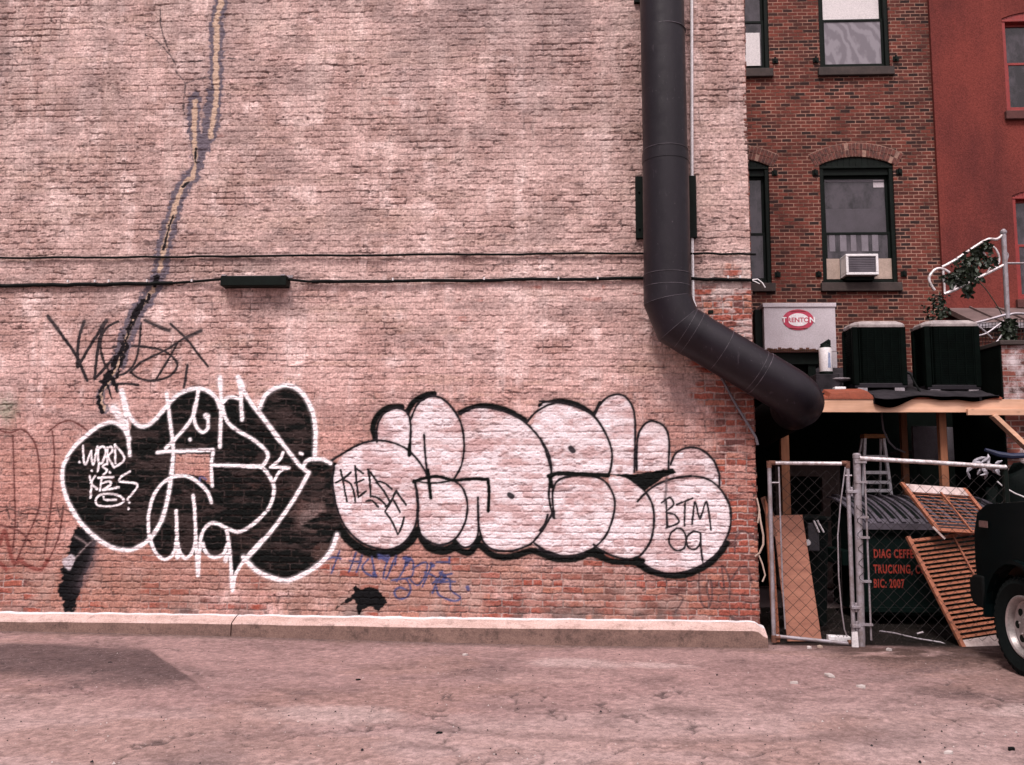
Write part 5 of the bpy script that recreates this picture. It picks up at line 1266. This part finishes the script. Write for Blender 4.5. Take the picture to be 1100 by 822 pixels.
# ------------------------------------------------------------------ things behind the gate
def slab(b, c, th, nrm=None):
    """c: TL, TR, BR, BL corner points; thickness to the back"""
    c = [Vector(p) for p in c]; n = (c[1]-c[0]).cross(c[3]-c[0]).normalized()
    if n.y < 0: n = -n
    b.hexa([c[3], c[2], c[2]+n*th, c[3]+n*th, c[0], c[1], c[1]+n*th, c[0]+n*th])
b = MB(); slab(b, [at(830, 554, .42), at(862, 553, .44), at(883, 689, .12), at(846, 689, .10)], .019); o = b.build('plywood_sheet', M['ply'], bevel=.002); tag(o, 'worn reddish plywood sheet leaning behind the chain link gate', 'plywood sheet')
b = MB(); slab(b, [at(822, 536, .30), at(829, 548, .30), at(838, 690, .09), at(831, 690, .08)], .025); o = b.build('wooden_plank', M['shutter'], bevel=.002); tag(o, 'narrow brown plank leaning against the wall corner, left of the plywood', 'plank', 'loose planks by the wall corner')
b = MB(); slab(b, [at(817, 535, .34), at(822, 533, .34), at(835, 575, .20), at(829, 577, .20)], .02); slab(b, [at(823, 533, .28), at(826, 540, .28), at(833, 556, .28), at(830, 553, .28)], .015); o = b.build('wooden_plank', M['rust']); tag(o, 'short broken brown plank stuck high between wall corner and gate', 'plank', 'loose planks by the wall corner')
b = MB()
b.tube([at(815, 545, .0), at(817, 560, -.03), at(820, 575, -.05), at(820, 585, -.05), at(816, 594, -.03), at(811, 598, -.02)], .010, 7); b.tube([at(815, 596, -.02), at(819, 606, -.03), at(822, 618, -.02), at(819, 625, -.03)], .008, 7); b.tube([at(813, 535, .0), at(816, 548, -.02), at(814, 562, -.03)], .008, 7)
o = b.build('loose_cable', M['beige'], smooth='auto'); tag(o, 'pale loose cable curling at the wall corner beside the gate', 'cable')
bn = empty('wheeled_bin', at(875, 690, .75), 'dark bin with grey handles half hidden behind the plywood sheet', 'bin')
x0, x1 = at(860, 640, .75).x, at(893, 640, .75).x; z1 = at(870, 560, .75).z
b = MB(); b.hexa([(x0+.04, .79, .05), (x1-.04, .79, .05), (x1-.04, 1.2, .05), (x0+.04, 1.2, .05), (x0, .75, z1), (x1, .75, z1), (x1, 1.28, z1), (x0, 1.28, z1)]); b.build('body', M['tarp'], bn, bevel=.02)
b = MB(); b.box(x0-.02, x1+.02, .72, 1.3, z1+.003, z1+.05); b.build('lid', M['tarp'], bn, bevel=.015)
M['bagcloth'] = simple('grey_cloth', (.05, .047, .055), .8, 0, .4, 6, .2)
b = MB(); p0, p1 = at(868, 592, .72), at(879, 562, .72); b.box(p0.x, p1.x, .70, .745, p0.z, p1.z); b.build('flap', M['bagcloth'], bn, bevel=.01)
b = MB(); b.tube([at(874, 559, .69), at(880, 572, .69)], .010, 6); b.tube([at(878, 559, .69), at(885, 572, .69)], .010, 6); b.lathe(at(867.5, 583, .68), [(.03, -.02), (.035, .01), (.02, .03)], 10, 'y'); b.build('handle', M['whiteplastic'], bn, smooth='auto')

# ------------------------------------------------------------------ dumpster
dp_ = empty('dumpster', (3.9, 1.3, 0), 'dark green dumpster with a ribbed grey lid and red lettering behind the fence', 'dumpster')
YDm = 1.30; x0 = at(927, 600, YDm).x; x1 = x0+1.75; zf = at(950, 566, YDm).z; yb = YDm+1.12
b = MB()
b.hexa([(x0, YDm, .10), (x1, YDm, .10), (x1, yb, .10), (x0, yb, .10), (x0, YDm, zf), (x1, YDm, zf), (x1, yb, zf+.28), (x0, yb, zf+.28)])
b.build('body', M['dumpster'], dp_, bevel=.015)
b = MB(); b.box(x0-.03, x1+.03, YDm-.035, YDm-.002, zf-.075, zf-.01); b.box(x0-.02, x1+.02, YDm-.03, YDm-.002, .14, .20)
for i in (0, 4): 
    x = x0+.05+i*(x1-x0-.1)/4; b.box(x-.035, x+.035, YDm-.030, YDm-.002, .20, zf-.075)
b.build('ribs', M['dumpster'], dp_, bevel=.006)
b = MB(); b.box(x0-.12, x0-.002, YDm+.35, YDm+1.0, .62, .80); b.build('fork_pocket', M['dumpster'], dp_, bevel=.01)
b = MB(); nL = 10; lz0 = zf+.012; lz1 = zf+.30; prof = []
def lidp(t): return (YDm-.05+(yb-YDm+.08)*t, lz0+(lz1-lz0)*t+.07*math.sin(math.pi*t)**.8)
for k in range(nL):
    (ya, za_), (yc, zc_) = lidp(k/nL), lidp((k+1)/nL)
    b.hexa([(x0-.03, ya, za_), (x1+.03, ya, za_), (x1+.03, yc, zc_), (x0-.03, yc, zc_), (x0-.03, ya, za_+.022), (x1+.03, ya, za_+.022), (x1+.03, yc, zc_+.022), (x0-.03, yc, zc_+.022)])
b.box(x0-.03, x1+.03, YDm-.065, YDm-.048, lz0-.04, lz0+.03)
ld = b.build('lid', M['lid'], dp_)
for i in range(13):
    b = MB(); x = x0+.05+(x1-x0-.1)*i/12
    for k in range(nL):
        (ya, za_), (yc, zc_) = lidp(k/nL), lidp((k+1)/nL); b.beam((x, ya, za_+.034), (x, yc, zc_+.034), .045, .035)
    b.build('rib', M['lid'], ld)
for i in range(12):
    b = MB(); x = x0+.05+(x1-x0-.1)*(i+.5)/12
    for k in range(1, nL-1):
        (ya, za_), (yc, zc_) = lidp(k/nL), lidp((k+1)/nL); b.beam((x, ya, za_+.024), (x, yc, zc_+.024), .050, .006)
    b.build('groove', M['tarp'], ld)
for txt, py in (('DIAG CEFFE', 599), ('TRUCKING, CO', 615.5), ('BIC: 2007', 631)):
    p = at(938.5, py, YDm-.004); text('lettering', txt, .132, (p.x, YDm-.0035, p.z), (1, 0, 0), (0, 0, 1), M['lettering'], dp_, .001, 'LEFT', 1.16, .0042, .56)

# ------------------------------------------------------------------ ladder
Yl = 2.65
ldr = empty('step_ladder', at(942, 600, Yl), 'aluminium step ladder with an orange top standing behind the dumpster', 'ladder')
tl, tr_, bl_, br_ = at(929, 470, Yl+.25), at(949, 471, Yl+.25), at(926, 532, Yl+.19), at(957, 531, Yl+.19)
def ext(a, b_, z): t = (z-a.z)/(b_.z-a.z); return a+(b_-a)*t
BL_, BR_ = ext(tl, bl_, .0), ext(tr_, br_, .0)
for a_, c_ in ((tl, BL_), (tr_, BR_)):
    b = MB(); b.beam(a_, c_, .034, .055, (0, 1, 0)); b.build('rail', M['alu'], ldr)
for k, py in enumerate((490, 507, 517.5, 526.5, 545, 570, 600)):
    z = at(940, py, Yl+.15).z
    if z < .1: continue
    pa, pb = ext(tl, BL_, z), ext(tr_, BR_, z); b = MB(); b.box(pa.x+.012, pb.x-.012, min(pa.y, pb.y)-.03, pa.y+.05, z-.030, z+.014); b.build('step', M['alu'], ldr, bevel=.004)
b = MB(); b.box(tl.x-.03, tr_.x+.03, tl.y-.06, tl.y+.10, tl.z-.01, tl.z+.045); b.build('top_cap', M['orange'], ldr, bevel=.008)
for a_, c_ in ((tl, BL_), (tr_, BR_)):
    b = MB(); b.beam(a_+Vector((0, .1, 0)), Vector((c_.x, c_.y+.95, 0)), .022, .035, (0, 1, 0)); b.build('rear_leg', M['alu'], ldr)

# ------------------------------------------------------------------ louvred shutters
def shutter(TL, TR, BL, n, pale_at, label, rod0, rod1):
    TL, TR, BL = Vector(TL), Vector(TR), Vector(BL); BR = TR+(BL-TL)
    r = empty('louvred_shutter', BL, label, 'shutter', 'broken louvred shutters')
    u = (TR-TL); v = (BL-TL); W, Hh = u.length, v.length; nn = u.cross(v).normalized()
    if nn.y > 0: nn = -nn
    P = lambda s, t, o=0: TL+u*s+v*t+nn*o
    fw = .045/W; th = .034
    def blk(b, s0, s1, t0, t1, o0=0, o1=th): b.hexa([P(s0,t1,o0), P(s1,t1,o0), P(s1,t1,o1), P(s0,t1,o1), P(s0,t0,o0), P(s1,t0,o0), P(s1,t0,o1), P(s0,t0,o1)])
    for s0 in (0, 1-fw): b = MB(); blk(b, s0, s0+fw, -.03 if s0 == 0 else 0, 1.0); b.build('stile', M['shutter'], r, bevel=.003)
    rt = .11/Hh
    b = MB(); blk(b, fw, 1-fw, 0, rt if pale_at == 'top' else rt*.3, .003, th-.003); b.build('top_rail', M['shutterpale'] if pale_at == 'top' else M['shutter'], r, bevel=.003)
    b = MB(); blk(b, fw, 1-fw, 1-(rt if pale_at == 'bottom' else rt*.4), 1, .003, th-.003); b.build('bottom_rail', M['shutterpale'] if pale_at == 'bottom' else M['shutter'], r, bevel=.003)
    t0 = rt*1.1 if pale_at == 'top' else rt*.45; t1 = 1-(rt*1.1 if pale_at == 'bottom' else rt*.5)
    b = MB(); pt = (t1-t0)/n; vv = v.normalized()
    for i in range(n):
        t = t0+pt*(i+.5); hh = pt*.52; k = random.uniform(.9, 1.1)
        b.hexa([P(fw, t+hh*.55, .030*k), P(1-fw, t+hh*.55, .030), P(1-fw, t+hh*.55+.12*pt, .036), P(fw, t+hh*.55+.12*pt, .036), P(fw, t-hh*.85, .000), P(1-fw, t-hh*.85, .002*k), P(1-fw, t-hh*.85+.12*pt, .006), P(fw, t-hh*.85+.12*pt, .006)])
    b.build('slats', M['shutter'], r)
    b = MB(); blk(b, .50, .50+.016/W*1.2, rod0, rod1, th+.001, th+.014); b.build('tilt_rod', M['shutter'], r)
    return r
shutter(at(974, 581, .62), at(1064, 570, .92), at(1034, 701, .02), 21, 'bottom', 'long brown louvred shutter standing beside the vehicle, pale rail at its bottom', .02, .60)
shutter(at(967, 521, .80), at(1036, 526, 1.0), at(1006, 572, .52), 10, 'top', 'short brown louvred shutter propped above the long one, pale rail at its top', .15, .98)
b = MB(); b.beam(at(1002, 566, .48), at(1015, 579, .44), .02, .012, (0, 1, 0)); o = b.build('wood_splinter', M['shutterpale']); tag(o, 'pale splinter of wood between the two shutters', 'splinter')

# ------------------------------------------------------------------ heap under tarpaulin, bag
def blob(c, rad, seed, sub=4, amp=.25, freq=2.0, crump=0.0):
    bm = bmesh.new(); bmesh.ops.create_icosphere(bm, subdivisions=sub, radius=1)
    from mathutils import noise as mn
    for v in bm.verts:
        p = v.co.copy(); k = 1+amp*mn.noise(p*freq+Vector((seed, 0, 0)))
        if crump: k += crump*abs(mn.noise(p*7+Vector((0, seed, 0))))+crump*.7*mn.noise(p*15+Vector((0, seed, 0)))
        v.co = Vector((p.x*rad[0]*k, p.y*rad[1]*k, p.z*rad[2]*k))+Vector(c)
    return bm
def bmobj(bm, name, mat, smooth=True):
    me = bpy.data.meshes.new(name); bm.to_mesh(me); bm.free(); me.materials.append(mat)
    if smooth: me.shade_smooth()
    o = bpy.data.objects.new(name, me); COL.objects.link(o); return o
hc = at(1096, 560, 1.75)
bm = blob((hc.x+.15, 1.95, .72), (.78, .50, 1.00), 3, 5, .55, 1.9, .16)
for v in bm.verts:
    v.co.z = max(v.co.z, 0.0)
o = bmobj(bm, 'tarpaulin_heap', M['tarp']); tag(o, 'tall heap under black tarpaulin behind the vehicle and shutters', 'tarp heap')
b = MB(); rb = random.Random(5)
for k in range(26):
    p = at(rb.uniform(1043, 1072), rb.uniform(497, 504), .16+.05*rb.random()); dirn = Vector((rb.gauss(0, .6), rb.gauss(0, .35), rb.gauss(-.25, .8))).normalized(); L_ = rb.uniform(.05, .17); pts = [p]
    for q in range(4): dirn = (dirn+Vector((rb.gauss(0, .45), rb.gauss(0, .3), rb.gauss(-.1, .4)))).normalized(); pts.append(pts[-1]+dirn*L_/4)
    b.tube(pts, [.006, rb.uniform(.012, .024), rb.uniform(.008, .026), rb.uniform(.008, .02), .003], 5)
o = b.build('plastic_bag', M['bag']); tag(o, 'torn crumpled white plastic bag caught at the end of the fence rail', 'plastic bag')
b = MB(); b.tube([at(1058, 483, 1.5), at(1072, 488, 1.5), at(1086, 490, 1.5), at(1110, 489, 1.5)], [.02, .035, .035, .03], 8)
o = b.build('tarp_roll', M['bluetarp'], smooth='auto'); tag(o, 'dark blue rolled tarpaulin edge lying along the top of the black heap', 'tarp roll')
b = MB(); b.tube([at(1071, 517, 1.15), at(1078, 523, 1.12), at(1090, 530, 1.12), at(1110, 538, 1.15)], .009, 6)
o = b.build('hood_highlight', M['white'], smooth='auto'); tag(o, 'thin white line added as the highlight on the vehicle hood edge', 'hood_highlight')  # white tube added as a painted highlight for the vehicle's hood edge

# ------------------------------------------------------------------ vehicle (mostly outside the frame)
wc = gnd(1111, 727, 0.0); HEAD = math.radians(90)
car = empty('parked_car', (wc.x, wc.y, 0), 'dark high riding off-road vehicle parked nose in at the right edge', 'car', rz=HEAD)
# local frame: +x forward, +y to the vehicle's left = towards the camera; wheel hub at x=0,y=0
RT = .405
def L(name, mat, b, parent=None, **k):
    p = parent if parent else car
    o = b.build(name, mat, p, world=False, **k); return o
def arch_profile(x0, x1, zlow, r, cx): 
    return [(cx-r*math.cos(math.pi*i/14), RT+r*math.sin(math.pi*i/14)) for i in range(15)]
Wd = 1.78; yo = .10; WB = -2.62
b = MB(); r_ = .52
prof = [(.72, .58), (.76, .85), (.75, 1.15), (.67, 1.34), (.48, 1.42), (-.85, 1.50), (-1.05, 1.50), (-3.40, 1.44), (-3.48, 1.1), (-3.48, .60), (-3.2, .50)]
ra = [(WB-r_*math.cos(math.pi*i/12), RT+r_*math.sin(math.pi*i/12)) for i in range(13)]; rf = [(-r_*math.cos(math.pi*i/12), RT+r_*math.sin(math.pi*i/12)) for i in range(13)]
poly = prof+[(WB-r_, .50)]+ra+[(WB+r_, .46), (-r_, .46)]+rf+[(r_+.03, .50)]
b.prism(poly, yo-.02, yo-.10); b.prism(poly, yo-Wd+.10, yo-Wd+.02)
core = [(.71, .60), (.75, .85), (.74, 1.14), (.66, 1.33), (.48, 1.415), (-.85, 1.495), (-3.40, 1.43), (-3.46, 1.1), (-3.46, .62)]
b.prism(core, yo-.30, yo-Wd+.30)
b.prism([(.742, 1.02), (.742, 1.145), (.663, 1.335), (.48, 1.417), (-.85, 1.497), (-3.40, 1.434), (-3.46, 1.02)], yo-.099, yo-.301); b.prism([(.742, 1.02), (.742, 1.145), (.663, 1.335), (.48, 1.417), (-.85, 1.497), (-3.40, 1.434), (-3.46, 1.02)], yo-Wd+.301, yo-Wd+.099)
b.prism([(-r_-.05, .48), (-r_-.05, 1.02), (WB+r_+.05, 1.02), (WB+r_+.05, .48)], yo-.099, yo-.301)
L('body', M['car'], b, bevel=.018)
b = MB(); fl = .555
fr_ = [(-fl*math.cos(math.pi*i/14), RT+fl*math.sin(math.pi*i/14)) for i in range(15)]; fi = [(-r_*math.cos(math.pi*i/14), RT+r_*math.sin(math.pi*i/14)) for i in range(15)]
for cx in (0, WB):
    for yy in ((yo-.05, yo+.03), (yo-Wd-.05, yo-Wd+.05)):
        b = MB()
        for i in range(14):
            q = [fi[i], fi[i+1], fr_[i+1], fr_[i]]; b.hexa([(q[0][0]+cx, yy[0], q[0][1]), (q[1][0]+cx, yy[0], q[1][1]), (q[1][0]+cx, yy[1], q[1][1]), (q[0][0]+cx, yy[1], q[0][1]), (q[3][0]+cx, yy[0], q[3][1]), (q[2][0]+cx, yy[0], q[2][1]), (q[2][0]+cx, yy[1], q[2][1]), (q[3][0]+cx, yy[1], q[3][1])])
        L('fender_flare', M['car'], b)
b = MB(); b.prism([(.60, .46), (.80, .48), (.86, .56), (.86, .72), (.77, .76), (.60, .76)], yo+.0, yo-Wd+.0); L('bumper', M['rubbertrim'], b, bevel=.02)
b = MB(); gh = [(-.95, 1.49), (-1.45, 1.98), (-1.6, 2.03), (-3.1, 2.03), (-3.38, 1.43)]; b.prism(gh, yo-.14, yo-Wd+.14); cab = L('cabin', M['car'], b, bevel=.03)
b = MB()
for yy in ((yo-.137, yo-.133), (yo-Wd+.133, yo-Wd+.137)):
    for pl_ in ([(-1.12, 1.53), (-1.52, 1.94), (-1.95, 1.96), (-1.95, 1.53)], [(-2.02, 1.53), (-2.02, 1.96), (-2.68, 1.96), (-2.68, 1.53)], [(-2.75, 1.53), (-2.75, 1.96), (-3.06, 1.96), (-3.26, 1.53)]): b = MB(); b.prism(pl_, *yy); L('side_window', M['glass'], b)
b = MB(); b.hexa([(-.985, yo-.24, 1.52), (-.985, yo-Wd+.24, 1.52), (-.975, yo-Wd+.24, 1.53), (-.975, yo-.24, 1.53), (-1.42, yo-.24, 1.955), (-1.42, yo-Wd+.24, 1.955), (-1.41, yo-Wd+.24, 1.965), (-1.41, yo-.24, 1.965)]); L('windscreen', M['glass'], b)
for s_ in (0, 1):
    b = MB(); y0 = yo-.14 if s_ == 0 else yo-Wd+.42; b.box(.745, .775, y0-.28, y0, 1.02, 1.22); hl = L('headlight', M['glasspale'], b, bevel=.01)
b = MB()
for i in range(7): b.box(.75, .772, yo-.62-i*.085, yo-.58-i*.085, .92, 1.24)
L('grille', M['blackpaint'], b)
b = MB(); b.box(-.02-.95, -.01-.95+.14, yo+.0, yo+.2, 1.56, 1.74); b.box(-.93, -.90, yo-.1, yo+.05, 1.58, 1.64); L('mirror', M['rubbertrim'], b, bevel=.02)
b = MB(); b.box(-2.0, -.62, yo-.02, yo+.09, .40, .45); L('running_board', M['rubbertrim'], b, bevel=.01)
b = MB(); b.box(.44, .60, yo+.0, yo-.026+.03, 1.205, 1.265); L('marker_light', M['marker'], b, bevel=.003)
def wheel(x, y, steer, side):
    w = bpy.data.objects.new('wheel', None); COL.objects.link(w); w.parent = car; w.location = (x, y, RT); w.rotation_euler = (0, 0, steer)
    # axis along local y; outer face at +y*side
    s = side; b = MB()
    b.lathe((0, 0, 0), [(.27, -.09*s), (.36, -.118*s), (.392, -.105*s), (RT, -.075*s), (RT, .075*s), (.392, .105*s), (.36, .118*s), (.27, .09*s), (.255, .02*s)], 48, 'y')
    for i in range(40):
        a = 2*math.pi*i/40
        for sgn in (-1, 1):
            y0 = sgn*.055; c = Matrix.Rotation(a+(.04 if sgn > 0 else 0), 3, 'Y')
            P = [c @ Vector(p) for p in ((-.020, y0-.042, RT-.01), (.020, y0-.042, RT-.01), (.020, y0+.042, RT-.01), (-.020, y0+.042, RT-.01), (-.017, y0-.04, RT+.010), (.017, y0-.04, RT+.010), (.017, y0+.04, RT+.010), (-.017, y0+.04, RT+.010))]; b.hexa(P)
            P = [c @ Vector(p) for p in ((-.016, s*.100, .355), (.016, s*.100, .355), (.016, s*.112, .355), (-.016, s*.112, .355), (-.016, s*.090, .398), (.016, s*.090, .398), (.016, s*.110, .398), (-.016, s*.110, .398))]
            if sgn > 0: b.hexa(P)
    L('tyre', M['tyre'], b, w, smooth='auto')
    b = MB(); b.lathe((0, 0, 0), [(.262, -.07*s), (.262, .088*s), (.250, .094*s), (.236, .085*s), (.222, .03*s), (.205, .022*s), (.190, .045*s), (.085, .058*s), (.07, .075*s), (.05, .078*s)], 48, 'y'); rim = L('rim', M['alloy'], b, w, smooth='auto')
    for i in range(7):
        b = MB(); a = 2*math.pi*i/7; cx, cz = .138*math.cos(a), .138*math.sin(a); b.lathe((cx, 0, cz), [(.033, .046*s), (.033, .0545*s)], 16, 'y'); L('hand_hole', M['blackpaint'], b, rim)
    for i in range(5):
        b = MB(); a = 2*math.pi*i/5+.3; b.lathe((.075*math.cos(a), 0, .075*math.sin(a)), [(.011, .055*s), (.011, .078*s), (.006, .083*s)], 8, 'y'); L('lug_nut', M['alloy'], b, rim)
wheel(0, -.02, math.radians(4), 1); wheel(WB, -.02, 0, 1); wheel(0, -Wd+.22, math.radians(4), -1); wheel(WB, -Wd+.22, 0, -1)

# ------------------------------------------------------------------ litter
def scrap(px, py, w, d, h, label, mat, rot=0.0, name='paper_scrap', cat='litter', grp=None):
    p = gnd(px, py, .008); p = gnd(px, py, .008+rise(p.x)); b = MB(); n = 7; top_ = []
    for i in range(n):
        a = 2*math.pi*i/n+random.uniform(-.35, .35); k = random.uniform(.45, 1.15); top_.append((w/2*k*math.cos(a), d/2*k*math.sin(a), h*random.uniform(.1, 1)))
    vs = [(x, y, z) for x, y, z in top_]+[(x*1.05, y*1.05, -.012) for x, y, z in top_]+[(0, 0, h*1.2)]
    b.add(vs, [(i, (i+1) % n, 2*n) for i in range(n)]+[(i, i+n, (i+1) % n+n, (i+1) % n) for i in range(n)])
    o = b.build(name, mat); o.location = p; o.rotation_euler = (0, 0, rot); tag(o, label, cat, grp); return o
G1 = 'paper scraps on the asphalt'
scrap(891, 725, 0.090, 0.150, 0.0066, 'longest white paper scrap lying on the asphalt in front of the fence post', M['paper'], .2, grp=G1)
scrap(925, 737, 0.090, 0.075, 0.0083, 'white paper scrap on the asphalt between the fence and the shutters', M['paper'], 1.0, grp=G1)
scrap(853, 733, 0.068, 0.075, 0.0066, 'pinkish scrap on the asphalt below the gate', M['paper'], .6, grp=G1)
scrap(1019, 808, 0.060, 0.036, 0.0110, 'white scrap nearest the bottom edge of the photo at right', M['paper'], .4, grp=G1)
scrap(954, 698, 0.075, 0.075, 0.0165, 'crumpled white scrap at the foot of the dumpster', M['paper'], .4, grp=G1)
scrap(869, 696, 0.053, 0.060, 0.0165, 'small white scrap under the gate rail', M['paper'], .3, grp=G1)
scrap(881, 695, 0.053, 0.060, 0.0165, 'tan scrap under the gate rail beside the white foam block', M['beige'], .8, grp=G1)
scrap(756, 694, .04, .05, 0.0066, 'tiny white chip on the asphalt beside the kerb', M['paper'], .3, grp=G1)
scrap(500, 703, .05, .06, 0.0066, 'tiny white chip on the asphalt far out in front of the silver letters', M['paper'], .3, grp=G1)
scrap(385, 730, 0.060, 0.030, 0.0055, 'dark flat scrap on the asphalt below the middle of the wall', M['rubbertrim'], .1, grp=G1)
scrap(471, 787, 0.048, 0.030, 0.0066, 'dark flat scrap lying alone low in the middle of the lot', M['rubbertrim'], .2, grp=G1)
scrap(1086, 804, 0.060, 0.036, 0.0083, 'dark flat scrap at the lower right of the lot', M['rubbertrim'], .4, grp=G1)
scrap(119, 712, 0.060, 0.030, 0.0083, 'black scrap on the dark asphalt patch', M['rubbertrim'], .3, grp=G1)
b = MB(); p0, p1 = at(889, 693, .10), at(913, 684, .10); b.hexa([(p0.x, .06, 0), (p1.x, .06, 0), (p1.x, .14, 0), (p0.x, .14, 0), (p0.x, .06, .085), (p1.x, .06, .075), (p1.x, .14, .075), (p0.x, .14, .085)])
o = b.build('foam_block', M['whiteplastic'], bevel=.012); tag(o, 'long white foam block on the ground behind the gate rail', 'foam block')
b = MB(); p = at(918, 690, -.06); b.hexa([(p.x-.035, -.09, 0), (p.x+.03, -.09, 0), (p.x+.03, -.07, 0), (p.x-.035, -.07, 0), (p.x-.03, -.085, .14), (p.x+.025, -.085, .15), (p.x+.025, -.07, .15), (p.x-.03, -.07, .14)])
o = b.build('paper_card', M['white']); tag(o, 'white card standing between gate and fence post', 'card')
b = MB(); b.tube([at(945, 678, .25), at(960, 680, .28), at(985, 686, .25), at(1010, 690, .22), at(1028, 697, .15)], .009, 6); b.tube([at(985, 681, .3), at(992, 679, .3)], .012, 6)
o = b.build('pipe', M['galv'], smooth='auto'); tag(o, 'thin crooked metal pipe lying at the foot of the dumpster', 'pipe')
# grit: too many to count
def grit():
    b = MB()
    for _ in range(420):
        px, py = random.uniform(-40, 1140), 690+(840-690)*random.random()**.8
        p = gnd(px, py, .004); p = gnd(px, py, .004+rise(p.x))
        if p.y > -.22: continue
        s_ = random.uniform(.003, .008)*(1 if random.random() < .95 else 1.7); a = random.random()*6.28
        q = [Vector((s_*math.cos(a+k*2.1), s_*math.sin(a+k*2.1), 0)) for k in range(3)]
        b.add([p+q[0], p+q[1], p+q[2], p+Vector((0, 0, s_*1.1))], [(0, 1, 3), (1, 2, 3), (2, 0, 3)], 0 if random.random() < .35 else 1)
    o = b.build('gravel', [M['paper'], M['felt']]); tag(o, 'loose grit scattered on the asphalt lot', 'grit', kind='stuff')
grit()

# ------------------------------------------------------------------ light
SUN_EL, SUN_AZ = math.radians(58), math.radians(-22)      # azimuth measured from the camera's back, negative to the left
w = bpy.data.worlds.new('World'); SC.world = w; w.use_nodes = True; nt = w.node_tree
bg = nt.nodes['Background']; sky = nt.nodes.new('ShaderNodeTexSky'); sky.sky_type = 'NISHITA'; sky.sun_disc = False
sky.sun_elevation = SUN_EL; sky.sun_rotation = math.pi+SUN_AZ; sky.air_density = 1.0; sky.dust_density = 4.0; sky.ozone_density = 1.0
hs = nt.nodes.new('ShaderNodeHueSaturation'); hs.inputs['Saturation'].default_value = .12; nt.links.new(sky.outputs[0], hs.inputs['Color'])
mx = mixc(nt, 1.0, hs.outputs[0], (1.0, .885, .925), 'MULTIPLY'); nt.links.new(mx, bg.inputs['Color']); bg.inputs['Strength'].default_value = .078
sun = bpy.data.lights.new('sun', 'SUN'); sun.energy = 1.5; sun.angle = math.radians(12); sun.color = (1, .91, .88)
so = bpy.data.objects.new('sun', sun); COL.objects.link(so)
d = Vector((math.sin(SUN_AZ)*math.cos(SUN_EL), -math.cos(SUN_AZ)*math.cos(SUN_EL), math.sin(SUN_EL)))
so.rotation_euler = (-d).to_track_quat('-Z', 'Y').to_euler()
vs_ = SC.view_settings; vs_.view_transform = 'Standard'; vs_.look = 'None'; vs_.exposure = 1.13; vs_.gamma = 1; vs_.use_curve_mapping = False
SC.cycles.max_bounces = 6
